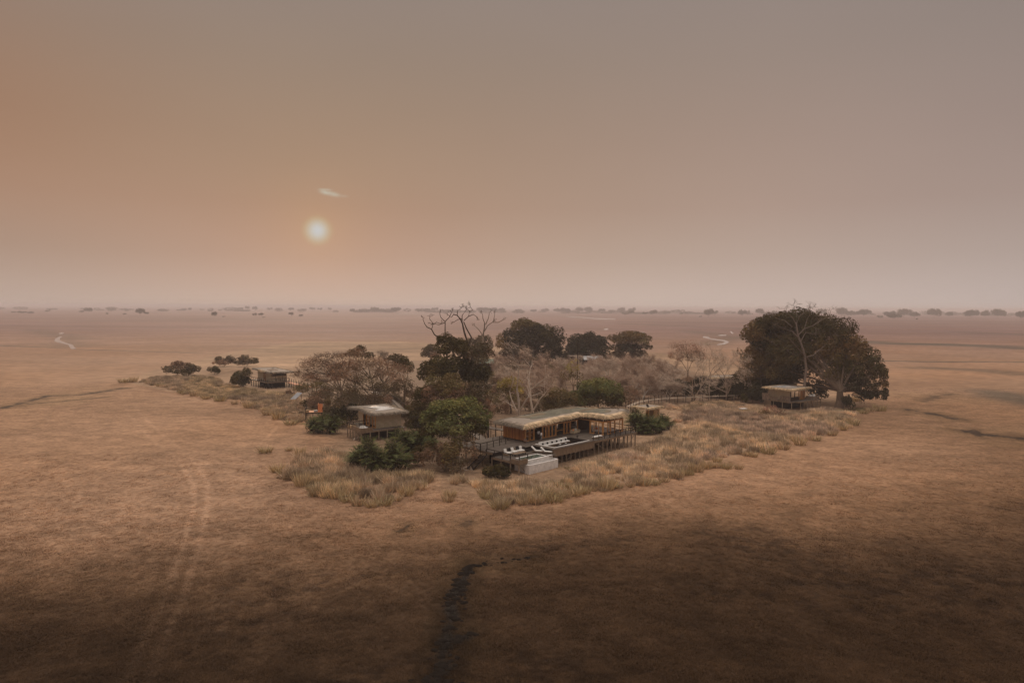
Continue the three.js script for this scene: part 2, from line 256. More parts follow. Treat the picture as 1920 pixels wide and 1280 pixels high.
function thatch(parent, poly, top, thick, { lip = 0.7, sheet, fringe = 1, seed = 1, fresh = 0.7, freshAt, sheetName = 'roof_sheet', sheetMat = M.sheet } = {}) {
  const r = mulberry(seed), g = new Geo(), P0 = densify(poly, 0.45), n = P0.length;
  const rings = [[-lip, 0], [-lip * 0.62, -0.05], [-lip * 0.3, -thick * 0.24], [-0.08, -thick * 0.5], [0.0, -thick * 0.85], [-0.12, -thick], [-lip * 0.6, -thick * 0.8]].map(([o, dy], k) => offsetPoly(P0, o).map(([x, z]) => { const w = k && k < 6 ? (vnoise(x * 1.3 + seed * 7, z * 1.3) - 0.5) * 0.15 + (vnoise(x * 4.3 + seed, z * 4.3) - 0.5) * 0.26 : 0; return [x + w * 0.5, top(x, z) + dy + w * 0.6, z + w * 0.5]; }));
  const tone = (p, side) => { const t = vnoise(p[0] * 0.5 + seed * 3, p[2] * 0.5), f = smooth(0.3, 0.7, t + (freshAt ? freshAt(p[0], p[2]) : fresh) - 0.5), d = 0.58 + 0.75 * vnoise(p[0] * 2.6, p[2] * 2.6 + seed); return [mix(0.32, 0.66, f) * d, mix(0.26, 0.49, f) * d, mix(0.21, 0.325, f) * d]; };
  for (let k = 0; k + 1 < rings.length; k++) for (let i = 0; i < n; i++) { const j = (i + 1) % n; g.quad(rings[k][i], rings[k][j], rings[k + 1][j], rings[k + 1][i], tone(rings[k][i])); }
  const inner = rings[0], V = inner.map((p) => new THREE.Vector2(p[0], p[2]));
  const faces = THREE.ShapeUtils.triangulateShape(V, []);
  for (const [a, b, c] of faces) g.tri(inner[a], inner[b], inner[c], [0.34, 0.285, 0.235]);
  const under = rings[rings.length - 1]; for (const [a, b, c] of THREE.ShapeUtils.triangulateShape(under.map((p) => new THREE.Vector2(p[0], p[2])), [])) g.tri(under[a], under[c], under[b], [0.16, 0.115, 0.08]);
  const roof = mesh('roof', g.build(), M.straw, parent);
  roof.userData.label = 'low thatched roof with a thick ragged straw edge';
  // ragged straw along the edge, over the lip and hanging below it
  const s = new Geo(), lipRing = offsetPoly(P0, -lip * 0.5);
  for (let i = 0; i < n; i++) for (let k = 0; k < 34 * fringe; k++) {
    const t = r(), j = (i + 1) % n, o = [mix(P0[i][0], P0[j][0], t), mix(P0[i][1], P0[j][1], t)], q = [mix(lipRing[i][0], lipRing[j][0], t), mix(lipRing[i][1], lipRing[j][1], t)];
    const dx = o[0] - q[0], dz = o[1] - q[1], dl = Math.hypot(dx, dz) || 1, u = r(), y = top(o[0], o[1]);
    const a = [mix(q[0], o[0], u), y - 0.01 - u * u * thick * 0.4 + 0.05, mix(q[1], o[1], u)], L = 0.35 + r() * 0.55, dn = u * u * (0.5 + r() * 0.5);
    const b = [a[0] + dx / dl * L * (1 - dn * 0.75) + (r() - 0.5) * 0.2, a[1] - L * (0.1 + dn) , a[2] + dz / dl * L * (1 - dn * 0.75) + (r() - 0.5) * 0.2], w = 0.035 + r() * 0.04;
    const c = tone([o[0], 0, o[1]]), v = 0.5 + r() * 0.95, col = [c[0] * v, c[1] * v, c[2] * v * 0.95];
    s.tri([a[0] - dz / dl * w, a[1], a[2] + dx / dl * w], [a[0] + dz / dl * w, a[1], a[2] - dx / dl * w], b, col);
  }
  mesh('straw_fringe', s.build(), M.straw, roof, 'stuff');
  if (sheet) {
    const q = densify(sheet, 0.5).map(([x, z], i) => { const w = (vnoise(x * 0.9 + seed, z * 0.9 + 4) - 0.5) * 1.3; return [x + w, z + w * 0.7]; }), sg = new Geo();
    const rings2 = [1, 0.6, 0.25].map((f) => { const c = q.reduce((a, p) => [a[0] + p[0] / q.length, a[1] + p[1] / q.length], [0, 0]); return q.map(([x, z]) => [mix(c[0], x, f), z === undefined ? 0 : mix(c[1], z, f)]); });
    const up = ([x, z], d) => [x, top(x, z) + d, z], cl = (p) => { const v = 0.55 + 0.5 * vnoise(p[0] * 0.8 + seed, p[1] * 0.8) + 0.4 * vnoise(p[0] * 3.1, p[1] * 2.7 + seed), m = smooth(0.55, 0.75, vnoise(p[0] * 0.35 + 9, p[1] * 0.5 + seed)); return [mix(1, 1.25, m) * v, mix(1, 0.98, m) * v, mix(1, 0.82, m) * v]; };
    const tri2 = THREE.ShapeUtils.triangulateShape(q.map((p) => new THREE.Vector2(...p)), []);
    for (const [a, b, c] of tri2) {                          // fine enough for weathered colour to vary over it
      const sub = (A, B, C, d) => { if (d === 0) return sg.tri(up(A, 0.05), up(B, 0.05), up(C, 0.05), cl([(A[0] + B[0] + C[0]) / 3, (A[1] + B[1] + C[1]) / 3])); const m1 = [(A[0] + B[0]) / 2, (A[1] + B[1]) / 2], m2 = [(B[0] + C[0]) / 2, (B[1] + C[1]) / 2], m3 = [(C[0] + A[0]) / 2, (C[1] + A[1]) / 2]; sub(A, m1, m3, d - 1); sub(m1, B, m2, d - 1); sub(m3, m2, C, d - 1); sub(m1, m2, m3, d - 1); };
      sub(q[a], q[b], q[c], 3);
    }
    for (let i = 0; i < q.length; i++) { const a = q[i], b = q[(i + 1) % q.length]; sg.quad(up(a, -0.02), up(b, -0.02), up(b, 0.05), up(a, 0.05), [0.8, 0.8, 0.8]); }
    mesh(sheetName, sg.build(), sheetMat, roof);
  }
  return roof;
}
// ---------------------------------------------------------------- timber parts
function postsAlong(parent, list, y0, y1, r, m = M.post, name = 'post') { for (const [x, z] of list) mesh(name, new Geo().box(x - r, x + r, y0, y1, z - r, z + r).build(), m, parent); }
function line(x0, z0, x1, z1, n) { return Array.from({ length: n }, (_, i) => [mix(x0, x1, n === 1 ? 0 : i / (n - 1)), mix(z0, z1, n === 1 ? 0 : i / (n - 1))]); }
function railing(parent, pts, y, h, step, mid = true) {      // posts with a top rail and a middle rail
  const root = new THREE.Group(); root.name = 'railing'; parent.add(root);
  for (let i = 0; i + 1 < pts.length; i++) {
    const [a, b] = [pts[i], pts[i + 1]], L = Math.hypot(b[0] - a[0], b[1] - a[1]), n = Math.max(1, Math.round(L / step)), y0 = a[2] ?? y, y1 = b[2] ?? y;
    for (let k = i ? 1 : 0; k <= n; k++) { const t = k / n, x = mix(a[0], b[0], t), z = mix(a[1], b[1], t), yy = mix(y0, y1, t); mesh('baluster', new Geo().box(x - 0.05, x + 0.05, yy, yy + h, z - 0.05, z + 0.05).build(), M.rail, root); }
    const g = new Geo().bar([a[0], y0 + h, a[1]], [b[0], y1 + h, b[1]], 0.07); mesh('top_rail', g.build(), M.rail, root);
    if (mid) mesh('lower_rail', new Geo().bar([a[0], y0 + h * 0.5, a[1]], [b[0], y1 + h * 0.5, b[1]], 0.03).build(), M.rail, root);
  }
  return root;
}
function planks(parent, x0, x1, z0, z1, y, along = 'x', w = 0.3, m = M.deck, name = 'deck_boards') {   // separate boards with open joints, too fine to single out
  const g = new Geo(), r = mulberry(Math.round((x0 + z0 * 3 + y) * 97) | 0);
  const n = Math.max(1, Math.round((along === 'x' ? z1 - z0 : x1 - x0) / w)), s = (along === 'x' ? z1 - z0 : x1 - x0) / n;
  for (let i = 0; i < n; i++) { const v = 0.8 + 0.4 * r(), c = [v, v * (0.97 + r() * 0.05), v * (0.95 + r() * 0.06)], dy = r() * 0.008; if (along === 'x') g.box(x0, x1, y - 0.05, y + dy, z0 + i * s + 0.012, z0 + (i + 1) * s - 0.012, c); else g.box(x0 + i * s + 0.012, x0 + (i + 1) * s - 0.012, y - 0.05, y + dy, z0, z1, c); }
  return mesh(name, g.build(), m, parent, 'stuff');
}
function boardsUp(parent, a, b, y0, y1, t, w, m, name = 'wall_boards') {   // upright boards along a line, each standing a little proud or back
  const g = new Geo(), r = mulberry(Math.round(a[0] * 31 + a[1] * 17 + b[0] * 7) | 0), L = Math.hypot(b[0] - a[0], b[1] - a[1]), n = Math.max(1, Math.round(L / w)), dx = (b[0] - a[0]) / L, dz = (b[1] - a[1]) / L;
  for (let i = 0; i < n; i++) { const v = 0.68 + 0.6 * r(), u0 = L * i / n + 0.012, u1 = L * (i + 1) / n - 0.012, k = t / 2 + r() * 0.03, q = (u, s) => [a[0] + dx * u - dz * s, a[1] + dz * u + dx * s];
    const A = q(u0, k), B = q(u1, k), C = q(u1, -k), D = q(u0, -k), c = [v, v * (0.95 + r() * 0.1), v * (0.9 + r() * 0.15)];
    const top = y1 + (r() - 0.5) * 0.01, f = (p, y) => [p[0], y, p[1]];
    g.quad(f(A, y0), f(B, y0), f(B, top), f(A, top), c); g.quad(f(C, y0), f(D, y0), f(D, top), f(C, top), c); g.quad(f(D, y0), f(A, y0), f(A, top), f(D, top), c); g.quad(f(B, y0), f(C, y0), f(C, top), f(B, top), c); g.quad(f(A, top), f(B, top), f(C, top), f(D, top), c); }
  return mesh(name, g.build(), m, parent, 'stuff');
}
function glassDoor(parent, a, b, y0, y1, m = M.frame, name = 'glass_door') {     // frame with rails and stiles, pane as its part
  const dx = b[0] - a[0], dz = b[1] - a[1], L = Math.hypot(dx, dz), g = new Geo(), s = 0.14;
  const root = new THREE.Group(); root.name = name; root.position.set(a[0], y0, a[1]); root.rotation.y = -Math.atan2(dz, dx); parent.add(root);
  const H = y1 - y0; g.box(0, s, 0, H, -0.04, 0.04); g.box(L - s, L, 0, H, -0.04, 0.04); g.box(s, L - s, 0, 0.16, -0.038, 0.038); g.box(s, L - s, H - 0.13, H, -0.038, 0.038);
  mesh('frame', g.build(), m, root); mesh('pane', new Geo().box(s, L - s, 0.16, H - 0.13, -0.006, 0.006).build(), M.glass, root);
  return root;
}

// ---------------------------------------------------------------- the main lodge on its stilts; x runs along its front, z towards the drone
const lodge = thing('safari_lodge', 'long l shaped wooden lodge on stilts with thatched roof and dark timber decks', 'lodge', [2.48, 0, -127], Math.PI / 4);
const D1 = 2.8, D2 = 2.1;
{
  const L = lodge;
  // decks
  planks(L, -11, 24, -7.5, 3.0, D1, 'x', 0.28); planks(L, 9.9, 24, 3.0, 8.5, D1, 'x', 0.28); planks(L, -3.3, -1.2, 3.0, 3.6, D1, 'x', 0.28);
  planks(L, -11, -1.6, 3.0, 6.2, D2, 'x', 0.28); planks(L, -11, -8.9, 6.2, 9.4, D2, 'x', 0.28); planks(L, -3.3, -1.6, 6.2, 9.3, D2, 'x', 0.28);
  for (const q of [[9.9, 24.05, 8.5, 8.6], [24, 24.1, -7.5, 8.5], [-11.1, -11, -7.5, 2.9]]) mesh('deck_edge', new Geo().box(q[0], q[1], D1 - 0.36, D1 - 0.06, q[2], q[3]).build(), M.fascia, L);
  mesh('deck_edge', new Geo().box(-11.1, -11, D2 - 0.4, D2 - 0.06, 3.0, 9.4).build(), M.fascia, L);
  mesh('deck_riser', new Geo().box(-11, -4.6, D2, D1 - 0.06, 2.92, 3.0).build(), M.dark, L);
  for (let k = 0; k < 3; k++) mesh('step', new Geo().box(-4.5, -1.7, D2 + 0.002, D2 + 0.175 * (3 - k), 3.05 + k * 0.35, 3.05 + (k + 1) * 0.35 - 0.01).build(), M.dark, L);
  mesh('deck_frame', new Geo().box(-10.8, 23.8, D1 - 0.3, D1 - 0.08, -7.2, -6.9).box(-10.8, 23.8, D1 - 0.3, D1 - 0.08, -0.2, 0.1).box(10.2, 23.8, D1 - 0.3, D1 - 0.08, 7.6, 7.9).box(-10.8, -8.9, D2 - 0.3, D2 - 0.08, 5.6, 5.9).build(), M.dark, L);
  // stilts
  postsAlong(L, line(-1.2, 8.1, 8.8, 8.1, 9), 0, 1.55, 0.085); postsAlong(L, line(10.4, 8.3, 23.9, 8.3, 11), 0, D1 - 0.45, 0.085); postsAlong(L, line(23.9, 5.6, 23.9, -7, 6), 0, D1 - 0.45, 0.085); postsAlong(L, line(-10.9, 9.2, -9.1, 9.2, 2), 0, D2 - 0.1, 0.1); postsAlong(L, line(-10.9, 7.2, -10.9, -6.5, 7), 0, D2 - 0.1, 0.085);
  postsAlong(L, line(0, 5, 22.5, 5, 9), 0, 1.55, 0.09, M.dark); postsAlong(L, line(-9, 1, 22.5, 1, 11), 0, D1 - 0.35, 0.09, M.dark);
  for (const [x0, x1, z, y1] of [[2.5, 6, 8.05, 1.5], [-1.1, 1.4, 8.05, -1.4], [11, 14.6, 8.25, -2.2], [18.4, 20.6, 8.25, 2.2], [21.5, 23.6, 8.25, 2.3]]) mesh('brace', new Geo().bar([x0, y1 > 0 ? 0.2 : -y1, z], [x1, y1 > 0 ? y1 : 0.3, z], 0.07).build(), M.post, L);
  mesh('brace', new Geo().bar([-10.9, 1.9, 9.1], [-9.2, 0.2, 9.1], 0.06).build(), M.post, L);
  // sunken lounge: a deep parapet round a lower floor
  const pit = (name, g, m) => mesh(name, g.build(), m, L);
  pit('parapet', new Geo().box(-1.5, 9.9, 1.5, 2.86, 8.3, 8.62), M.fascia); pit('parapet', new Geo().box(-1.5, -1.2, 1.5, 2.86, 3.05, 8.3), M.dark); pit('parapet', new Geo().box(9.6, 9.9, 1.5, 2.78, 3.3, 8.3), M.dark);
  pit('parapet_cap', new Geo().box(-1.6, 9.9, 2.86, 2.93, 7.95, 8.7), M.deck); pit('parapet_cap', new Geo().box(-1.6, -0.55, 2.86, 2.93, 2.9, 7.95), M.deck);
  pit('lounge_floor', new Geo().box(-1.2, 9.6, 1.9, 2.0, 3.05, 8.3), M.deck); pit('inner_wall', new Geo().box(-1.2, 9.6, 2.0, 2.76, 2.93, 3.04), M.dark);
  pit('white_rim', new Geo().box(-0.55, 9.5, 2.5, 2.97, 7.72, 7.95), M.white); pit('white_rim', new Geo().box(-0.55, -0.3, 2.5, 2.97, 3.2, 7.72), M.white);
  for (let k = 0; k < 4; k++) pit('step', new Geo().box(8.5 + k * 0.28, 8.5 + (k + 1) * 0.28 - 0.01, 2.002, 2.0 + 0.19 * (k + 1), 3.4, 6.6), M.dark);
  // plunge pool in pale concrete, with a lower catch basin in front
  const pl = (name, g, m) => mesh(name, g.build(), m, L);
  pl('pool_wall', new Geo().box(-9.0, -8.7, 0, 2.06, 6.3, 9.0).box(-3.6, -3.3, 0, 2.06, 6.3, 8.7).box(-8.7, -3.6, 0, 2.06, 6.2, 6.45), M.concrete);
  pl('infinity_edge', new Geo().box(-8.7, -2.3, 0, 2.12, 8.7, 9.1), M.concrete); pl('pool_floor', new Geo().box(-8.7, -3.6, 0.6, 0.8, 6.45, 8.7), M.concrete);
  pl('pool_water', new Geo().box(-8.69, -3.61, 1.98, 2.02, 6.46, 8.69), M.pool);
  pl('catch_basin', new Geo().box(-9.4, -9.0, 0, 1.55, 9.15, 10.1).box(-2.3, -2.0, 0, 1.55, 8.3, 10.1).box(-9.0, -2.3, 0, 1.5, 9.85, 10.1).box(-9.0, -2.3, 0, 0.7, 9.1, 9.85).box(-9.4, -9.0, 0, 1.56, 9.1, 9.15), M.concrete);
  // glass front screen and railings of the pool deck
  const scr = new THREE.Group(); scr.name = 'deck_screen'; L.add(scr);
  mesh('panel', new Geo().box(-11.05, -9.05, 1.8, 2.6, 9.42, 9.5).build(), M.fascia, scr); mesh('panel', new Geo().box(-11.12, -11.06, 1.8, 2.5, 7.4, 9.42).build(), M.fascia, scr); mesh('cap', new Geo().box(-11.15, -9.0, 3.3, 3.38, 9.38, 9.52).box(-11.15, -11.03, 3.3, 3.38, 7.4, 9.38).build(), M.rail, scr);
  for (const [x, z] of [[-11.1, 9.45], [-9.08, 9.45], [-11.1, 7.4]]) mesh('screen_post', new Geo().box(x - 0.06, x + 0.06, 2.6, 3.3, z - 0.06, z + 0.06).build(), M.rail, scr);
  railing(L, [[-11.05, 7.3], [-11.05, 1.4]], D2, 1.2, 1.9); railing(L, [[-11.05, -0.2, D1], [-11.05, -7.4, D1]], D1, 1.15, 1.7); railing(L, [[-11.0, -0.2], [-4.0, -1.0]], D1, 1.15, 1.9); railing(L, [[10.0, 8.4], [23.9, 8.4], [23.9, -7]], D1, 1.1, 1.8);
  // stairs to the ground on the left
  const st = new THREE.Group(); st.name = 'staircase'; L.add(st);
  for (let k = 0; k < 11; k++) mesh('tread', new Geo().box(-11.2 - (k + 1) * 0.27, -11.2 - k * 0.27, D2 - 0.02 - (k + 1) * 0.185, D2 + 0.03 - (k + 1) * 0.185, -0.1, 1.3).build(), M.dark, st);
  for (const z of [-0.12, 1.32]) { mesh('stringer', new Geo().tube([[-11.1, D2 - 0.1, z], [-14.2, 0.05, z]], [0.13, 0.13], 4).build(), M.dark, st); mesh('handrail', new Geo().bar([-11.1, D2 + 1.0, z], [-14.2, 1.0, z], 0.045).bar([-14.2, 0, z], [-14.2, 1.05, z], 0.05).bar([-11.1, D2 - 0.1, z], [-11.1, D2 + 1.1, z], 0.05).bar([-12.6, 1.0, z], [-12.6, 2.0, z], 0.04).build(), M.rail, st); }
  boardsUp(L, [-8.4, -0.6], [22.4, -0.6], 0, 2.4, 0.1, 0.3, M.dark, 'added_shade_boards'); boardsUp(L, [-1.0, 3.4], [9.4, 3.4], 0, 1.48, 0.1, 0.3, M.dark, 'added_shade_boards');  // dark boards added to stand in for the shade beneath the decks
  // walls
  const top = (x, z) => 6.0 + 0.05 * x - 0.03 * z, wt = (x, z) => top(x, z) - 0.5;
  boardsUp(L, [0, -5.7], [0, 0], D1, 5.25, 0.12, 0.3, M.wall); mesh('wall_base', new Geo().box(-0.14, 0.14, D1 + 0.002, D1 + 0.22, -5.7, -0.05).build(), M.shade, L); mesh('wall_top', new Geo().box(-0.12, 0.12, 5.25, 5.6, -5.7, -0.05).build(), M.shade, L);
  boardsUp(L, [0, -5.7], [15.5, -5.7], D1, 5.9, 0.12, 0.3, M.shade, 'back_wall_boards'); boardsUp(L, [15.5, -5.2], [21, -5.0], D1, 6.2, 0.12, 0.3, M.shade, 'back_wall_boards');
  mesh('lintel', new Geo().box(0.0, 15.6, 5.12, 5.3, -0.1, 0.1).build(), M.frame, L); mesh('header_beam', new Geo().box(0.0, 15.6, 5.3, 5.75, -0.06, 0.06).build(), M.shade, L);
  // glazed doors along the front, with open gaps between them
  for (const x of [0.0, 2.5, 4.8, 6.6, 8.8, 11.1, 13.2, 15.4]) mesh('column', new Geo().box(x, x + 0.16, D1, 5.12, -0.09, 0.09).build(), M.frame, L);
  for (const [x0, x1] of [[0.2, 1.25], [1.45, 2.45], [5.0, 5.85], [5.9, 6.55], [6.8, 7.7], [7.75, 8.7], [11.3, 12.1], [12.2, 13.1]]) glassDoor(L, [x0, 0.02], [x1, 0.02], D1 + 0.03, 5.1);
  mesh('window', new Geo().box(9.0, 11.05, D1 + 0.9, D1 + 1.0, -0.06, 0.06).build(), M.frame, L);
  // the wing that comes forward on the right
  mesh('lintel', new Geo().box(15.9, 22.4, 5.35, 5.55, 6.2, 6.4).build(), M.frame, L); mesh('lintel', new Geo().box(15.75, 15.9, 5.35, 5.55, 0.0, 6.2).build(), M.frame, L); mesh('header_beam', new Geo().box(15.95, 22.4, 5.55, 6.0, 6.25, 6.33).box(15.78, 15.86, 5.55, 6.0, 0.2, 6.2).build(), M.shade, L);
  for (const [x, z] of [[15.75, 6.2], [15.75, 2.9], [18.1, 6.2], [19.5, 6.2], [22.2, 6.2], [22.2, 3.0], [22.2, -0.6]]) mesh('column', new Geo().box(x, x + 0.18, D1, 5.35 + (z < 6 ? 0.3 : 0), z, z + 0.18).build(), M.frame, L);
  glassDoor(L, [15.82, 3.1], [15.82, 4.1], D1 + 0.03, 5.3); glassDoor(L, [15.82, 5.1], [15.82, 6.15], D1 + 0.03, 5.3); glassDoor(L, [17.1, 6.3], [18.05, 6.3], D1 + 0.03, 5.3); boardsUp(L, [16.0, -0.6], [20.6, -0.6], D1, 5.9, 0.12, 0.3, M.shade, 'added_dark_wall_boards'); glassDoor(L, [21.2, 6.3], [22.15, 6.3], D1 + 0.03, 5.3);  // dark boarded wall added so the inside of the wing reads as shaded
  const bl = [[-1.1, 1.1], [3, 1.25], [8, 1.35], [14.8, 1.6], [15.7, 3.5], [15.8, 6.6], [17, 7.5], [20, 8.0], [24, 6.6], [26, 5.3], [24.4, 2.5], [22.5, 0], [20, -5.6], [8, -6.9], [-1.2, -7.4]];
  thatch(L, bl, top, 0.62, { lip: 1.9, seed: 3, freshAt: (x, z) => 0.05 + 0.85 * smooth(-1.6, 0.2, z + 0.16 * Math.max(0, x - 2) - 0.9 * Math.max(0, -x)) * (1 - 0.75 * smooth(19, 23, x)), fresh: 0.72, fringe: 1.2, sheet: [[5.0, -1.9], [9, -1.2], [15.8, -0.8], [17.8, 4.2], [20.3, 4.8], [22.0, 3.2], [21.0, 0], [18.6, -4.4], [8, -5.8], [3.4, -5.9]] });
}
// things on the lodge's decks, placed in the lodge's own axes
function onLodge(x, y, z) { return lodge.localToWorld(new THREE.Vector3(x, y, z)); }
lodge.updateMatrixWorld();
const cushion = (g, x0, x1, y0, y1, z0, z1, e = 0.06) => { g.box(x0, x1, y0 + e, y1 - e, z0, z1); g.box(x0 + e, x1 - e, y1 - e, y1, z0 + e, z1 - e); g.box(x0 + e, x1 - e, y0, y0 + e, z0 + e, z1 - e); return g; };
{
  const s = thing('outdoor_sofa', 'white cushioned sofa with dark pillow beside the pool steps', 'sofa', onLodge(-6.2, D2, 3.7), Math.PI / 4);
  mesh('frame', new Geo().box(-2.6, 1.9, 0.0, 0.32, -0.55, 0.6).box(-2.6, 1.9, 0.32, 0.7, -0.62, -0.5).build(), M.fascia, s);
  for (const x of [-2.5, -0.95, 0.6]) mesh('seat_cushion', cushion(new Geo(), x, x + 1.25, 0.32, 0.52, -0.48, 0.58).build(), M.white, s);
  for (const [x, m] of [[-2.5, M.white], [-1.5, M.charcoal], [-0.75, M.white], [0.6, M.charcoal], [1.35, M.white]]) { const c = mesh('pillow', cushion(new Geo(), 0, 0.62, 0, 0.62, -0.09, 0.09).build(), m, s); c.position.set(x, 0.52, -0.32); c.rotation.x = -0.35; }
  const tb = thing('low_table', 'low brown wooden slab table in front of the white sofa', 'table', onLodge(-6.6, D2, 5.1), Math.PI / 4);
  mesh('table_top', new Geo().box(-1.6, 1.4, 0.36, 0.44, -0.4, 0.4).build(), M.fascia, tb); for (const x of [-1.4, 1.2]) for (const z of [-0.3, 0.3]) mesh('leg', new Geo().box(x - 0.05, x + 0.05, 0, 0.36, z - 0.05, z + 0.05).build(), M.dark, tb);
  const lounger = (pos, label) => { const t = thing('sun_lounger', label, 'sun lounger', pos, Math.PI / 4 + 0.5); mesh('frame', new Geo().box(-0.38, 0.38, 0.2, 0.28, -0.7, 1.35).build(), M.fascia, t); for (const x of [-0.33, 0.33]) for (const z of [-0.6, 1.2]) mesh('leg', new Geo().box(x - 0.04, x + 0.04, 0, 0.2, z - 0.04, z + 0.04).build(), M.fascia, t); mesh('mattress', cushion(new Geo(), -0.36, 0.36, 0.285, 0.42, -0.1, 1.33, 0.04).build(), M.white, t); const b = mesh('backrest', cushion(new Geo(), -0.36, 0.36, 0, 0.14, -1.05, 0, 0.04).build(), M.white, t); b.position.set(0, 0.3, -0.1); b.rotation.x = 0.75; };
  lounger(onLodge(-2.9, D2, 5.6), 'white sun lounger with raised back at the foot of the pool steps'); lounger(onLodge(-2.2, D2, 7.2), 'white sun lounger half hidden behind the corner of the wooden parapet');
  const bn = thing('long_bench', 'long white cushioned bench along the back of the sunken lounge', 'bench', onLodge(4.6, 2.0, 3.6), Math.PI / 4);
  mesh('seat', new Geo().box(-4.2, 3.9, 0, 0.36, -0.5, 0.45).build(), M.fascia, bn); for (let k = 0; k < 6; k++) { mesh('seat_cushion', cushion(new Geo(), -4.15 + k * 1.33, -2.88 + k * 1.33, 0.362, 0.55, -0.2, 0.44).build(), M.white, bn); const c = mesh('back_cushion', cushion(new Geo(), -4.15 + k * 1.33, -2.88 + k * 1.33, 0, 0.62, -0.1, 0.1).build(), M.white, bn); c.position.set(0, 0.5, -0.36); c.rotation.x = -0.2; }
  for (let k = 0; k < 6; k++) { const p = mesh('pillow', cushion(new Geo(), -0.2, 0.2, 0, 0.36, -0.06, 0.06).build(), M.charcoal, bn); p.position.set(-3.4 + k * 1.3, 0.56, -0.02); p.rotation.x = -0.3; }
  const ft = thing('lounge_table', 'dark low table with white bowls in the sunken lounge', 'table', onLodge(5.4, 2.0, 5.1), Math.PI / 4); mesh('table_top', new Geo().box(-2.0, 2.0, 0.34, 0.42, -0.35, 0.35).build(), M.dark, ft); for (const x of [-1.8, 1.8]) mesh('leg', new Geo().box(x - 0.08, x + 0.08, 0, 0.34, -0.25, 0.25).build(), M.dark, ft);
  for (const x of [-1.1, 0.5]) { const b = new THREE.LatheGeometry([[0.02, 0], [0.12, 0.01], [0.22, 0.12], [0.2, 0.12], [0.1, 0.03], [0.01, 0.03]].map((p) => new THREE.Vector2(...p)), 14); const m = mesh('bowl', b, new THREE.MeshStandardMaterial({ color: S(235, 230, 224), roughness: 0.5 }), scene); m.position.copy(onLodge(5.4 + x, 2.42, 5.1)); tag(m, x < 0 ? 'white bowl on the dark lounge table, nearer the pool' : 'white bowl on the dark lounge table, nearer the steps', 'bowl'); }
  const sf = (name, label, x, z, w, turn, m = M.canvas) => { const t = thing(name, label, 'sofa', onLodge(x, D1 + 0.01, z), Math.PI / 4 + turn); mesh('seat', cushion(new Geo(), -w / 2, w / 2, 0.1, 0.48, -0.45, 0.45).build(), m, t); mesh('backrest', cushion(new Geo(), -w / 2, w / 2, 0.48, 0.92, -0.47, -0.22).build(), m, t); for (const s of [-1, 1]) mesh('armrest', cushion(new Geo(), s * w / 2 - 0.12, s * w / 2 + 0.12, 0.1, 0.68, -0.46, 0.46).build(), m, t); for (let k = 0; k < 2; k++) { const c = mesh('pillow', cushion(new Geo(), -0.22, 0.22, 0, 0.42, -0.07, 0.07).build(), k ? M.white : M.orangeTone, t); c.position.set((k - 0.5) * w * 0.5, 0.49, -0.1); c.rotation.x = -0.3; } };
  sf('indoor_sofa', 'pale sofa with pillows standing in the inner corner of the lodge front', 13.6, 1.0, 2.4, 0.2); sf('indoor_sofa', 'pale pink sofa behind the glass doors of the right wing', 18.4, 3.4, 2.6, -1.0, M.white); sf('indoor_sofa', 'white sofa at the open right end of the wing', 20.6, 4.8, 1.8, 0.5, M.white);
  const bt = thing('deck_bench', 'low pale cushioned bench on the deck by the right wing', 'bench', onLodge(12.8, D1 + 0.01, 7.2), Math.PI / 4); mesh('seat', new Geo().box(-1.3, 1.3, 0, 0.28, -0.4, 0.4).build(), M.fascia, bt); for (let k = 0; k < 2; k++) mesh('cushion', cushion(new Geo(), -1.25 + k * 1.26, -0.02 + k * 1.26, 0.282, 0.46, -0.38, 0.38).build(), M.white, bt);
  const ct = thing('bar_counter', 'wooden bar counter inside the open doors of the lodge', 'counter', onLodge(3.4, D1 + 0.01, -2.6), Math.PI / 4); mesh('counter_top', new Geo().box(-1.8, 1.6, 1.02, 1.1, -0.4, 0.4).build(), M.frame, ct); mesh('front', new Geo().box(-1.7, 1.5, 0, 1.02, -0.28, 0.28).build(), M.wall, ct);
  const pot = thing('clay_pot', 'round clay pot at the left front corner of the lodge', 'pot', onLodge(-0.5, D1 + 0.01, 0.6)); mesh('body', new THREE.LatheGeometry([[0.02, 0], [0.22, 0.02], [0.36, 0.25], [0.34, 0.5], [0.22, 0.66], [0.25, 0.72], [0.2, 0.72], [0.17, 0.62]].map((p) => new THREE.Vector2(...p)), 18), new THREE.MeshStandardMaterial({ color: S(120, 92, 74), roughness: 0.9 }), pot);
  const lamp = thing('lantern', 'small dark lantern by the lounge steps on the deck', 'lantern', onLodge(10.4, D1 + 0.01, 4.2), Math.PI / 4); mesh('base', new Geo().box(-0.12, 0.12, 0, 0.06, -0.12, 0.12).build(), M.charcoal, lamp); mesh('cage', new Geo().box(-0.11, -0.08, 0.06, 0.4, -0.11, -0.08).box(0.08, 0.11, 0.06, 0.4, -0.11, -0.08).box(-0.11, -0.08, 0.06, 0.4, 0.08, 0.11).box(0.08, 0.11, 0.06, 0.4, 0.08, 0.11).build(), M.charcoal, lamp); mesh('cap', new Geo().box(-0.14, 0.14, 0.4, 0.46, -0.14, 0.14).build(), M.charcoal, lamp);
}
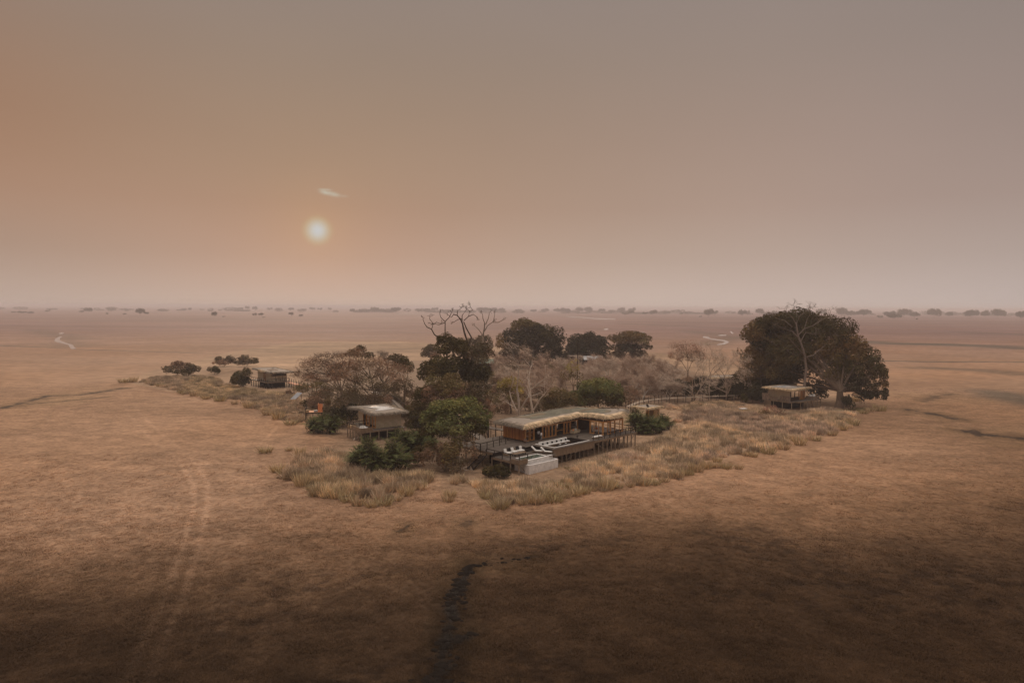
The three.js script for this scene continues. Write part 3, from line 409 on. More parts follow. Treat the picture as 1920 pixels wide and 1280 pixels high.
// ---------------------------------------------------------------- guest chalets
function chalet(o) {
  const t = thing('guest_chalet', o.label, 'chalet', o.pos, o.turn), { w, l, deck: y, h } = o, c = o.canvas ?? M.canvas, top = (x, z) => y + h + 0.45 + (o.slope ?? 0.02) * x - (o.slopeZ ?? 0.0) * z;
  // x from 0 to w and z from -l to 0: the box of the rooms; front corner nearest the drone at 0, 0
  const panel = (a, b, n, name = 'wall_panel') => { for (let i = 0; i < n; i++) { const p = [mix(a[0], b[0], i / n), mix(a[1], b[1], i / n)], q = [mix(a[0], b[0], (i + 1) / n), mix(a[1], b[1], (i + 1) / n)], dx = q[0] - p[0], dz = q[1] - p[1], L = Math.hypot(dx, dz), m = mesh(name, new Geo().box(0.02, L - 0.02, 0, h, -0.05, 0.05).box(0, 0.06, 0, h, 0.05, 0.07).build(), c, t); m.position.set(p[0], y, p[1]); m.rotation.y = -Math.atan2(dz, dx); } };
  o.walls(panel, t, y, h);
  mesh('floor_frame', new Geo().box(0.05, w - 0.05, y - 0.3, y - 0.06, -l + 0.05, -0.05).build(), M.dark, t);
  boardsUp(t, [0.4, -l + 0.6], [0.4, -0.5], 0, y - 0.32, 0.1, 0.3, M.dark, 'added_shade_boards'); boardsUp(t, [0.5, -0.5], [w - 0.3, -0.5], 0, y - 0.32, 0.1, 0.3, M.dark, 'added_shade_boards');  // dark backing added below the floor to imitate the shade there
  for (const d of o.decks) planks(t, ...d, y, 'x', 0.3);
  for (const d of o.decks) { mesh('deck_edge', new Geo().box(d[0] - 0.03, d[0] + 0.05, y - 0.3, y - 0.055, d[2], d[3]).build(), M.fascia, t); mesh('deck_edge', new Geo().box(d[0] + 0.05, d[1], y - 0.3, y - 0.055, d[3] - 0.04, d[3] + 0.03).build(), M.fascia, t); }
  postsAlong(t, o.posts, 0, y - 0.06, 0.09, o.postMat ?? M.post);
  thatch(t, o.roof, top, o.thick ?? 0.5, { lip: 1.2, seed: o.seed, fresh: o.fresh, sheet: o.sheet, sheetName: 'roof_patch', sheetMat: o.sheetMat ?? M.tin });
  for (const r of o.rails ?? []) railing(t, r, y, 1.0, 1.6);
  return t;
}
const doorSet = (t, a, b, n, y, h) => { for (let i = 0; i < n; i++) glassDoor(t, [mix(a[0], b[0], i / n) + 0.03, mix(a[1], b[1], i / n)], [mix(a[0], b[0], (i + 0.94) / n), mix(a[1], b[1], (i + 0.94) / n)], y + 0.02, y + h, M.frame); };
const chaletB = chalet({ label: 'thatched guest chalet with pale canvas walls behind the palm bushes left of the lodge', pos: [-28.8, 0, -143.6], turn: 36 * Math.PI / 180, w: 5.9, l: 9, deck: 2.2, h: 2.9, seed: 11, fresh: 0.28, slope: 0.0, slopeZ: 0.03,
  walls: (p, t, y, h) => { p([0, 0], [5.9, 0], 3); p([5.9, 0], [5.9, -9], 4); p([0, -9], [5.9, -9], 3); p([0, -6.6], [0, -9], 1); p([1.4, -6.4], [1.4, -0.4], 3, 'inner_wall'); for (const z of [-0.1, -1.6, -3.2, -4.8, -6.4]) mesh('column', new Geo().box(-0.08, 0.08, y, y + h, z - 0.08, z + 0.08).build(), M.frame, t); doorSet(t, [0.0, -1.5], [0.0, -0.2], 1, y, 2.4); doorSet(t, [0.0, -4.7], [0.0, -3.3], 1, y, 2.4); mesh('lintel', new Geo().box(-0.1, 0.1, y + 2.5, y + h, -6.4, -0.2).build(), M.shade, t); },
  decks: [[-4.3, 0, -5.2, 2.2], [0, 5.9, 0.06, 2.0], [-1.6, 0, -9, -5.2]], posts: [...line(-4.2, 2.1, -4.2, -5.1, 6), ...line(-2.2, 2.1, 5.6, 1.9, 5), [-1.5, -6], [-1.5, -8.8], [0.3, -8.8], [5.6, -8.8]],
  roof: [[-1.4, 0.8], [-0.4, 1.3], [3, 1.2], [7.2, 1.1], [7.6, -4], [7.4, -10.2], [0, -10.4], [-2.1, -10.3], [-2.2, -8.6], [-0.9, -6.4], [-1.2, -3]], sheet: [[1.2, -1.6], [5.0, -2.2], [5.6, -5.4], [3.2, -8.2], [1.4, -6.6], [2.4, -4]],
  rails: [[[-4.25, -5.1], [-0.2, -5.1]], [[-4.25, -5.1], [-4.25, -2.6]]] });
{ const t = chaletB; mesh('terrace_wall', new Geo().box(-4.34, -4.24, 2.21, 2.95, -2.4, 2.15).build(), M.fascia, t); mesh('terrace_wall', new Geo().box(-4.24, -1.6, 2.21, 2.95, 2.1, 2.2).build(), M.fascia, t); mesh('terrace_seat', new Geo().box(-4.24, -3.3, 2.21, 2.6, -5.0, -2.6).build(), M.thatch, t);
  chaletB.updateMatrixWorld(); const dn = thing('daybed', 'rumpled white cloth daybed on the terrace of the left chalet', 'daybed', chaletB.localToWorld(new THREE.Vector3(-2.9, 2.21, 0.2)), 0.63); mesh('frame', new Geo().box(-0.9, 0.9, 0, 0.3, -0.7, 0.7).build(), M.fascia, dn); mesh('mattress', cushion(new Geo(), -0.86, 0.86, 0.302, 0.5, -0.66, 0.66).build(), M.white, dn); const g = new Geo(); const r = mulberry(5); for (let i = 0; i < 9; i++) { const x = -0.5 + r() * 0.9, z = -0.4 + r() * 0.7; g.tube([[x, 0.5, z], [x + (r() - 0.5) * 0.4, 0.68 + r() * 0.2, z + (r() - 0.5) * 0.3], [x + (r() - 0.5) * 0.9, 0.5, z + (r() - 0.5) * 0.6]], [0.1, 0.16, 0.08], 6); } mesh('blanket', g.build(), M.white, dn); }
const chaletC = chalet({ label: 'farthest left guest chalet, canvas walled on dark stilts beside a round bush', pos: [-82.2, 0, -232.6], turn: Math.PI / 4, w: 5.4, l: 10.8, deck: 2.2, h: 2.9, seed: 21, fresh: 0.22, slope: -0.02, slopeZ: 0.05,
  walls: (p, t, y, h) => { p([0, -6.2], [0, -10.8], 2); p([0, 0], [0, -4.2], 3); p([5.4, 0], [5.4, -10.8], 3); p([0, -10.8], [5.4, -10.8], 2); mesh('low_wall', new Geo().box(0.1, 5.4, y, y + 1.75, -0.06, 0.06).build(), M.canvas, t); mesh('wall_band', new Geo().box(0.1, 5.4, y + 2.5, y + h, -0.08, 0.04).build(), M.shade, t); for (const x of [1.3, 2.6, 3.9, 5.3]) mesh('batten', new Geo().box(x - 0.05, x + 0.05, y, y + 1.75, 0.06, 0.1).build(), M.shade, t); p([1.2, -6.2], [1.2, -4.2], 1, 'inner_wall'); doorSet(t, [0, -6.15], [0, -4.25], 2, y, 2.4); mesh('lintel', new Geo().box(-0.1, 0.1, y + 2.42, y + h, -6.2, -4.2).build(), M.shade, t); },
  decks: [[-2.4, 0, -11, 2.0], [0, 5.4, 0.1, 2.0]], posts: [...line(-2.3, 1.9, -2.3, -10.8, 8), ...line(-1, 1.9, 5.3, 1.9, 5), ...line(1, -10.6, 5.2, -10.6, 3)], postMat: M.dark,
  roof: [[-1.4, 1.4], [3, 1.6], [7.6, 1.8], [7.4, -5], [7, -12], [2, -12.2], [-1.6, -12], [-1.8, -5]], sheet: [[0.8, -3], [4, -2.4], [5, -5], [3.6, -7], [1.6, -6]], rails: [[[-2.35, -10.9], [-2.35, 1.95], [5.3, 1.95]]], sheetMat: M.oldThatch });
const chaletD = chalet({ label: 'guest chalet with pale straw roof in front of the great fig tree', pos: [77.8, 0, -189.6], turn: 38 * Math.PI / 180, w: 7.6, l: 6.6, deck: 2.3, h: 3.0, seed: 31, fresh: 1.1, slope: 0.0, thick: 0.42,
  walls: (p, t, y, h) => { p([0, 0], [0, -6.6], 3); p([0, -6.6], [7.6, -6.6], 3); p([7.6, -4], [7.6, -6.6], 1); mesh('back_wall', new Geo().box(0.1, 7.5, y, y + h, -4.1, -4.0).build(), M.shade, t); for (const x of [0.1, 2.4, 4.6, 6.0, 7.5]) mesh('column', new Geo().box(x - 0.09, x + 0.09, y, y + 2.5, -0.1, 0.08).build(), x > 4 ? M.frame : M.shade, t); mesh('valance', new Geo().box(0.02, 7.6, y + 2.5, y + h, -0.08, 0.08).build(), M.canvas, t); doorSet(t, [4.7, 0], [7.4, 0], 3, y, 2.45); mesh('balcony_boards', new Geo().box(0.2, 4.4, y + 0.02, y + 0.8, 0.12, 0.2).build(), M.shade, t); mesh('screen', new Geo().box(-0.9, -0.8, y - 0.5, y + 1.3, -2.6, 0.6).build(), M.oldThatch, t); mesh('screen', new Geo().box(-1.6, -1.5, y - 0.3, y + 1.7, -7.6, -5.4).build(), M.oldThatch, t); mesh('screen', new Geo().box(-1.3, -1.2, y - 0.4, y + 0.9, -5.3, -3.0).build(), M.oldThatch, t); },
  decks: [[-1.4, 0, -7.6, 1.4], [0, 12.2, 0.1, 2.6], [7.6, 11.6, -4, 0.1]], posts: [...line(-1.2, 1.2, -1.2, -7, 4), ...line(1.2, 2.5, 12, 2.5, 7), [12, -0.2], [11.4, -3.8], [7.4, -6.4], [4, -6.4]],
  roof: [[-1.7, 1.7], [3, 1.5], [9.3, 1.3], [9.5, -3], [9.0, -7.6], [3, -7.9], [-1.8, -7.7], [-1.9, -3]], sheet: [[1, -1.5], [6, -1.5], [6, -5.5], [1, -5.5]] });
{ const t = chaletD; mesh('terrace_wall', new Geo().box(7.7, 10.2, 2.31, 3.25, 2.5, 2.62).build(), M.oldThatch, t); mesh('terrace_wall', new Geo().box(7.7, 7.8, 2.31, 3.25, 0.4, 2.5).build(), M.oldThatch, t); t.updateMatrixWorld();
  [[9.6, 'white folded sun cushion beside the plank screen of the right chalet terrace'], [11.4, 'white folded sun cushion at the outer end of the right chalet terrace']].forEach(([x, label]) => { const s = thing('sun_cushion', label, 'cushion', t.localToWorld(new THREE.Vector3(x, 2.31, 1.2)), 0.66); mesh('base', new Geo().box(-0.7, 0.7, 0, 0.4, -0.6, 0.6).build(), M.dark, s); mesh('mattress', cushion(new Geo(), -0.68, 0.68, 0.402, 0.6, -0.58, 0.58).build(), M.white, s); const b = mesh('backrest', cushion(new Geo(), -0.6, 0.6, 0, 0.6, -0.14, 0.14).build(), M.white, s); b.position.set(0, 0.58, -0.4); b.rotation.x = -0.4; }); }
// small straw roofed shelter right of the lodge, and huts half hidden by the trees
{
  const p = P(1214, 790), t = thing('straw_shelter', 'small open shelter with bright straw roof between the dark palm bushes', 'shelter', p, Math.PI / 4);
  postsAlong(t, [[-2.3, -1.8], [2.3, -1.8], [-2.3, 1.8], [2.3, 1.8]], 0, 3.4, 0.1, M.frame); mesh('straw_wall', new Geo().box(-0.2, 2.3, 0.9, 3.0, 1.84, 1.94).build(), M.thatch, t); mesh('straw_wall', new Geo().box(2.34, 2.44, 0.9, 3.0, -1.7, 1.7).build(), M.thatch, t); planks(t, -2.6, 3.4, -2, 3, 0.8); mesh('floor_frame', new Geo().box(-2.5, 3.3, 0.5, 0.74, -1.9, 2.9).build(), M.dark, t); railing(t, [[2.4, 2.9], [3.35, 2.9], [3.35, -1.9]], 0.8, 1.0, 1.2);
  thatch(t, [[-3.2, 2.6], [0, 2.8], [3.2, 2.6], [3.3, 0], [3.2, -2.6], [0, -2.8], [-3.2, -2.6], [-3.3, 0]], (x, z) => 3.9 - 0.0 * x, 0.42, { lip: 0.9, seed: 41, fresh: 1.3 });
  const q = P(1352, 736), u = thing('thatched_hut', 'long low thatched hut half hidden behind the bare trees', 'hut', q, 0.3);
  mesh('wall', new Geo().box(-5.2, 5.2, 0, 5.3, -2.5, -2.4).box(-5.2, -5.1, 0, 5.3, -2.4, 2.4).box(5.1, 5.2, 0, 5.3, -2.4, 2.4).box(-5.2, 5.2, 0, 5.3, 2.4, 2.5).build(), M.shade, u); thatch(u, [[-6, 3.2], [0, 3.3], [6, 3.2], [6, -3.2], [0, -3.3], [-6, -3.2]], (x, z) => 6.2 - 0.08 * Math.abs(z) * 3, 0.5, { lip: 0.9, seed: 43, fresh: 0.55 });
}
// service buildings between the far trees
{
  const shed = (label, px, w, l, h, turn, roofM, rise) => { const t = thing('service_shed', label, 'shed', P(...px), turn); mesh('wall', new Geo().box(-w / 2, w / 2, 0, h, -l / 2, -l / 2 + 0.12).box(-w / 2, w / 2, 0, h, l / 2 - 0.12, l / 2).box(-w / 2, -w / 2 + 0.12, 0, h, -l / 2 + 0.12, l / 2 - 0.12).box(w / 2 - 0.12, w / 2, 0, h, -l / 2 + 0.12, l / 2 - 0.12).build(), M.shade, t); const g = new Geo(), e = 0.5, W = w / 2 + e, Lz = l / 2 + e; g.quad([-W, h, Lz], [W, h, Lz], [W, h + rise, 0], [-W, h + rise, 0]); g.quad([W, h, -Lz], [-W, h, -Lz], [-W, h + rise, 0], [W, h + rise, 0]); g.quad([-W, h - 0.12, Lz], [W, h - 0.12, Lz], [W, h, Lz], [-W, h, Lz]); g.tri([-W, h, Lz], [-W, h + rise, 0], [-W, h, -Lz]); g.tri([W, h, Lz], [W, h, -Lz], [W, h + rise, 0]); mesh('roof', g.build(), roofM, t); mesh('door', new Geo().box(-0.5, 0.5, 0.02, 2.1, l / 2, l / 2 + 0.05).build(), M.dark, t); };
  shed('shed with a bright pale tin roof below the round dark tree', [1111, 683], 9, 6, 2.6, 0.1, M.tin, 1.6); shed('dark walled shed with a low grey roof left of the bright tin roof', [1077, 683], 5, 5, 4.2, 0.15, M.oldThatch, 0.4); shed('shed with a dull green roof behind the right hand dead trunk', [907, 700], 8, 5, 4.6, -0.1, mat(S(140, 150, 132), texMottle), 1.6);
}
// ---------------------------------------------------------------- boardwalks
function boardwalk(label, pts, y, w, opts = {}) {
  const root = thing('boardwalk', label, 'boardwalk', pts[0]), V = pts.map((p) => p.clone().sub(pts[0])), cv = new THREE.CatmullRomCurve3(V), L = cv.getLength(), n = Math.round(L / 0.5), g = new Geo();
  const at = (t) => { const p = cv.getPointAt(t), d = cv.getTangentAt(t), s = new THREE.Vector3(-d.z, 0, d.x).normalize(); return [p, s]; };
  const r = mulberry(Math.round(L * 10));
  for (let i = 0; i < n; i++) { const [p, s] = at(i / n), [q, u] = at((i + 0.93) / n), v = 0.85 + 0.3 * r(), A = (b, k, e, dy) => [b.x + k.x * e, b.y + y + dy, b.z + k.z * e]; const c = [v, v, v]; g.quad(A(p, s, w / 2, 0), A(p, s, -w / 2, 0), A(q, u, -w / 2, 0), A(q, u, w / 2, 0), c); g.quad(A(p, s, w / 2, 0), A(q, u, w / 2, 0), A(q, u, w / 2, -0.16), A(p, s, w / 2, -0.16), c); g.quad(A(p, s, -w / 2, -0.16), A(q, u, -w / 2, -0.16), A(q, u, -w / 2, 0), A(p, s, -w / 2, 0), c); }
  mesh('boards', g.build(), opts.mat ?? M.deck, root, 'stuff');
  const k = Math.round(L / (opts.step ?? 2.2)); for (let i = 0; i <= k; i++) for (const e of [-1, 1]) { const [p, s] = at(i / k); const x = p.x + s.x * e * (w / 2 + 0.06), z = p.z + s.z * e * (w / 2 + 0.06); mesh('post', new Geo().box(x - 0.055, x + 0.055, 0, y + (opts.rail ?? 1.1), z - 0.055, z + 0.055).build(), M.rail, root); }
  if (opts.handrail) for (const e of [-1, 1]) { const q = Array.from({ length: 24 }, (_, i) => { const [p, s] = at(i / 23); return [p.x + s.x * e * (w / 2 + 0.06), y + 1.05, p.z + s.z * e * (w / 2 + 0.06)]; }); mesh('handrail', new Geo().tube(q, q.map(() => 0.05), 4).build(), M.rail, root); }
  return root;
}
const bwp = (l, h) => l.map(([x, y]) => { const p = P(x, y, h); p.y = 0; return p; });
boardwalk('raised boardwalk with a row of posts curving behind the grass to the right chalet', bwp([[1178, 762], [1196, 754], [1222, 749], [1260, 746], [1300, 744], [1350, 742], [1400, 740], [1428, 742]], 1.5), 1.5, 1.25, { step: 3.0, rail: 1.15, mat: mat(S(182, 162, 142), texGrain) });
boardwalk('boardwalk with dark handrails leaving the back of the lodge to the left', bwp([[950, 806], [928, 803], [912, 799], [903, 788], [897, 770]], 2.8), 2.8, 1.8, { handrail: true, step: 2 });
boardwalk('low deck path with railings below the left end of the lodge', bwp([[946, 832], [925, 828], [905, 822], [890, 812]], 2.3), 2.3, 1.7, { step: 2, rail: 1.1 });
boardwalk('boardwalk with railings climbing behind the left chalet roof', bwp([[755, 770], [740, 756], [722, 743], [700, 734]], 2.2), 2.2, 2.0, { handrail: true, step: 1.6 });
boardwalk('narrow boardwalk between the farthest chalet and the twiggy acacias', bwp([[538, 715], [552, 719], [572, 723], [598, 726]], 1.7), 1.7, 1.6, { step: 2.4, mat: mat(S(226, 160, 128), texGrain) });  // orange sunlight on the floor is put into the board colour

// ---------------------------------------------------------------- trees, bushes and grass
function leafQuad(g, p, n, s, col, r) {                       // one leaf or spray of leaves, folded along its middle
  let a = [n[1] + 0.3, -n[0] + r() - 0.5, r() - 0.5 + n[2] * 0.2]; const d = a[0] * n[0] + a[1] * n[1] + a[2] * n[2]; a = [a[0] - d * n[0], a[1] - d * n[1], a[2] - d * n[2]]; const l = Math.hypot(...a) || 1; a = a.map((v) => v / l);
  const b = [n[1] * a[2] - n[2] * a[1], n[2] * a[0] - n[0] * a[2], n[0] * a[1] - n[1] * a[0]], L = s, w = s * (0.42 + r() * 0.3), q = (u, v, e) => [p[0] + a[0] * u * L + b[0] * v * w + n[0] * e * s, p[1] + a[1] * u * L + b[1] * v * w + n[1] * e * s, p[2] + a[2] * u * L + b[2] * v * w + n[2] * e * s];
  const A = q(-0.5, 0, 0), B = q(0.05, -0.5, 0.16), C = q(0.5, 0, -0.08), E = q(0.0, 0.5, 0.16);
  g.tri(A, B, C, col); g.tri(A, C, E, col);
}
function clusters(blobs, r, k = 8) {                          // every big lobe becomes a heap of smaller ones
  const o = [];
  for (const b of blobs) {
    const [x, y, z] = b.c, [rx, ry, rz] = b.r; if (Math.max(rx, ry) < 1.3) { o.push(b); continue; }
    o.push({ c: [x, y - ry * 0.1, z], r: [rx * 0.72, ry * 0.72, rz * 0.72], col: b.col.map((v) => v * 0.9), thin: 1 });  // core leaves a little darker: shade inside the crown put into colour
    for (let i = 0; i < k; i++) { const t = (i + r() * 0.8) / k * 6.2832 * 2.4, cy = -0.55 + 1.5 * (i + r() * 0.7) / k, sy = Math.sqrt(Math.max(0.05, 1 - Math.min(1, cy * cy))), s = 0.34 + 0.2 * r(), v = 0.82 + 0.4 * r(), w = 0.94 + r() * 0.14; o.push({ c: [x + Math.cos(t) * sy * rx * 0.66, y + cy * ry * 0.62, z + Math.sin(t) * sy * rz * 0.66], r: [rx * s, ry * (s + 0.04), rz * s], col: [b.col[0] * v * w, b.col[1] * v, b.col[2] * v] }); }
  }
  return o;
}
function crown(g, blobs, { size = 0.5, density = 1, gaps = 0.42, shell = 0.35, under = -0.75 }, r) {
  for (const b of blobs) {
    const [x, y, z] = b.c, [rx, ry, rz] = b.r, area = Math.pow((Math.pow(rx * ry, 1.6) + Math.pow(rx * rz, 1.6) + Math.pow(ry * rz, 1.6)) / 3, 1 / 1.6) * 12.56, n = Math.round(area * (b.thin ? 0.5 : 1) * density * 2.6 / (size * size * 0.55) * 0.55);
    const ox = r() * 90, f = 1.15 / Math.max(1.2, Math.min(rx, ry));
    for (let i = 0; i < n; i++) {
      const t = r() * 6.2832, cy = r() * 2 - 1; if (cy < under && r() < 0.8) continue;
      const sy = Math.sqrt(1 - cy * cy), nx = sy * Math.cos(t), nz = sy * Math.sin(t), k0 = 1 - shell * Math.pow(r(), 1.6);
      const lump = 0.74 + 0.48 * noise3((x + nx * rx) * f * 1.6 + ox, (y + cy * ry) * f * 1.6, (z + nz * rz) * f * 1.6) + 0.10 * (r() - 0.5), k = k0 * lump;
      const px = x + nx * rx * k, py = y + cy * ry * k, pz = z + nz * rz * k; if (py < 0.15) continue;
      const hole = noise3(px * f * 2.2 + ox, py * f * 2.6, pz * f * 2.2 + 7); if (hole < gaps - 0.08 * r()) continue; if (noise3(px * 0.34 + 50 + ox, py * 0.42, pz * 0.34) < gaps - 0.06) continue;
      const tone = 0.62 + 0.75 * noise3(px * 0.7 + 4, py * 0.7, pz * 0.7 + ox), v = tone * (0.75 + 0.5 * r()), c = b.col, w = r();
      let nn = [nx / rx + (r() - 0.5) * 0.9 / ry, cy / ry + (r() * 0.9 - 0.1) / ry, nz / rz + (r() - 0.5) * 0.9 / ry]; const l = Math.hypot(...nn); nn = nn.map((q) => q / l);
      leafQuad(g, [px, py, pz], nn, size * (0.6 + 0.8 * r()), [c[0] * v * (1 + 0.25 * w), c[1] * v, c[2] * v * (1 - 0.1 * w)], r);
    }
  }
}
function branchOut(g, a, dir, len, rad, depth, r, o) {        // a limb that forks, down to twigs
  const n = 3, pts = [a], rr = [rad]; let d = dir.slice(), p = a.slice();
  for (let i = 1; i <= n; i++) { d = [d[0] + (r() - 0.5) * o.bend, d[1] + (r() - 0.5) * o.bend * 0.7 + o.lift, d[2] + (r() - 0.5) * o.bend]; const l = Math.hypot(...d); d = d.map((v) => v / l); p = [p[0] + d[0] * len / n, p[1] + d[1] * len / n, p[2] + d[2] * len / n]; pts.push(p); rr.push(rad * (1 - 0.42 * i / n)); }
  const v = 0.85 + 0.3 * r(), c = depth <= 1 ? o.twig : o.bark; g.tube(pts, rr, depth > 2 ? 6 : depth > 0 ? 4 : 3, [c[0] * v, c[1] * v, c[2] * v]);
  if (o.ends) o.ends.push([p, depth]);
  if (depth <= 0) return;
  const k = o.fork[Math.min(o.fork.length - 1, depth)] ?? 3;
  for (let i = 0; i < k; i++) {
    const s = i === 0 ? n : 1 + Math.floor(r() * n), q = pts[s], spread = o.spread * (0.6 + 0.8 * r()), t = r() * 6.2832;
    let u = [d[0] + Math.cos(t) * spread, d[1] + Math.sin(t) * spread * 0.8 + o.up, d[2] + Math.sin(t + 1.3) * spread]; const l = Math.hypot(...u); u = u.map((w) => w / l);
    branchOut(g, q, u, len * (0.58 + 0.3 * r()) * o.shrink, Math.max(o.thin, rr[s] * (i === 0 ? 0.78 : 0.6)), depth - 1, r, o);
  }
}
const C3 = (r, g, b) => [lin(r), lin(g), lin(b)];
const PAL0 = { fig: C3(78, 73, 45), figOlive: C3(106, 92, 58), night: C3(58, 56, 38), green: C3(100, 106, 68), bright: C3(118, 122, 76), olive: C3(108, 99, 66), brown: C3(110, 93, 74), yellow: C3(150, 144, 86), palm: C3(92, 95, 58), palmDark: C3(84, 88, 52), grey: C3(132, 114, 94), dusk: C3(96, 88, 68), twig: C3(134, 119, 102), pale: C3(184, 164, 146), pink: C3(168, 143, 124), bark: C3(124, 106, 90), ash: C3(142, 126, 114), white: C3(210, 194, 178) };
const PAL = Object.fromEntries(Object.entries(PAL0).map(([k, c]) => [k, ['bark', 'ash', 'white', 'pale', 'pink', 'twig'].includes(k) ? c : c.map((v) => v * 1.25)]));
// blobs are given as outlines in the photograph's units round the trunk's foot and turned into metres at the tree's own distance
function blobsFrom(base, list) {
  const o = P(...base), d = -o.z, s = d / F * Math.hypot(1, 0), out = [];
  for (const [cx, cy, rx, ry, col, dz = 0, rz] of list) { const q = (d - dz) / d * s; const w = P(cx, base[1]); out.push({ c: [(cx - base[0]) * q, (base[1] - cy) * q * 1.02 + dz * (EYE - (base[1] - cy) * q) / d * 0, dz], r: [rx * q, ry * q, (rz ?? Math.min(rx, 70)) * q], col: PAL[col] }); }
  return out;
}
let treeSeed = 100;
function tree(name, label, category, base, list, o = {}) {
  const pos = P(...base), r = mulberry(treeSeed += 7), t = thing(name, label, category, pos, 0, o.group), bl = blobsFrom(base, list), g = new Geo();
  crown(g, o.plain ? bl : clusters(bl, r, o.lobes ?? 8), { size: o.size ?? 0.55, density: o.density ?? 0.8, gaps: o.gaps ?? 0.40, shell: o.shell ?? 0.4, under: o.under ?? -0.75 }, r);
  mesh(o.crownName ?? 'crown', g.build(), M.leaf, t);
  if (o.trunk !== 0) {
    const k = new Geo(), rad = o.trunk ?? 0.5, bark = o.bark ? PAL[o.bark] : PAL.bark, fork = [(r() - 0.5) * 0.8, Math.max(0.6, (o.forkAt ?? 0.35) * Math.max(...bl.map((b) => b.c[1]))), (r() - 0.5) * 0.8];
    k.tube([[0, -0.1, 0], [fork[0] * 0.3 + 0.1, fork[1] * 0.4, fork[2] * 0.3], fork], [rad * 1.35, rad * 0.9, rad * 0.8], 8, bark);
    for (const b of bl) { const e = [b.c[0], b.c[1] + b.r[1] * 0.15, b.c[2]], m = [mix(fork[0], e[0], 0.5) + (r() - 0.5), mix(fork[1], e[1], 0.55) + 0.4, mix(fork[2], e[2], 0.5) + (r() - 0.5)]; k.tube([fork, m, e], [rad * 0.42, rad * 0.22, rad * 0.06], 5, bark);
      if (o.limbs) for (let i = 0; i < o.limbs; i++) { const a = r() * 6.28, q = [b.c[0] + Math.cos(a) * b.r[0] * 0.85, b.c[1] + b.r[1] * (r() * 1.2 - 0.3), b.c[2] + Math.sin(a) * b.r[2] * 0.85]; k.tube([m, [mix(m[0], q[0], 0.5), mix(m[1], q[1], 0.5) - 0.3, mix(m[2], q[2], 0.5)], q], [rad * 0.22, rad * 0.14, rad * 0.04], 4, bark); } }
    mesh('trunk', k.build(), M.bark, t);
  }
  return t;
}
function bareTree(name, label, base, h, o = {}) {             // leafless tree: trunk, forking branches, a haze of twigs
  const pos = P(...base), r = mulberry(treeSeed += 11), t = thing(name, label, 'tree', pos, 0, o.group), g = new Geo(), w = new Geo(), ends = [];
  const bark = PAL[o.bark ?? 'bark'], twig = PAL[o.twig ?? 'twig'], stems = o.stems ?? 1;
  for (let s = 0; s < stems; s++) { const a = r() * 6.28, k = stems > 1 ? 0.4 : 0.12; branchOut(g, [Math.cos(a) * 0.2 * (stems - 1), -0.1, Math.sin(a) * 0.2 * (stems - 1)], [(o.lean ?? 0) + Math.cos(a) * k, 1, Math.sin(a) * k], h * (o.trunk ?? 0.42), o.rad ?? h * 0.022, o.depth ?? 4, r, { bend: 0.5, lift: 0.08, spread: o.spread ?? 0.85, up: o.up ?? 0.12, shrink: o.shrink ?? 0.86, fork: o.fork ?? [0, 3, 3, 3, 3], thin: 0.025, bark, twig, ends }); }
  mesh('trunk', g.build(), M.bark, t);
  const tw = o.twigs ?? 10; for (const [p, d] of ends) if (d <= 1) for (let i = 0; i < tw; i++) { const a = r() * 6.28, e = r() * 1.5 - 0.4, L = (0.5 + r() * 1.0) * (o.twigLen ?? 1), q = [p[0] + Math.cos(a) * L, p[1] + e * L, p[2] + Math.sin(a) * L], v = 0.8 + 0.5 * r(), c = [twig[0] * v, twig[1] * v, twig[2] * v], s = o.twigW ?? 0.022; w.tri([p[0] - s, p[1], p[2] + s], [p[0] + s, p[1] + s, p[2] - s], q, c); const m = [mix(p[0], q[0], 0.5), mix(p[1], q[1], 0.5), mix(p[2], q[2], 0.5)], q2 = [m[0] + (r() - 0.5) * L, m[1] + r() * L * 0.6, m[2] + (r() - 0.5) * L]; w.tri([m[0] - s, m[1], m[2]], [m[0] + s, m[1] + s, m[2]], q2, c); }
  if (!w.empty) mesh('twigs', w.build(), M.straw, t, 'stuff');
  return t;
}
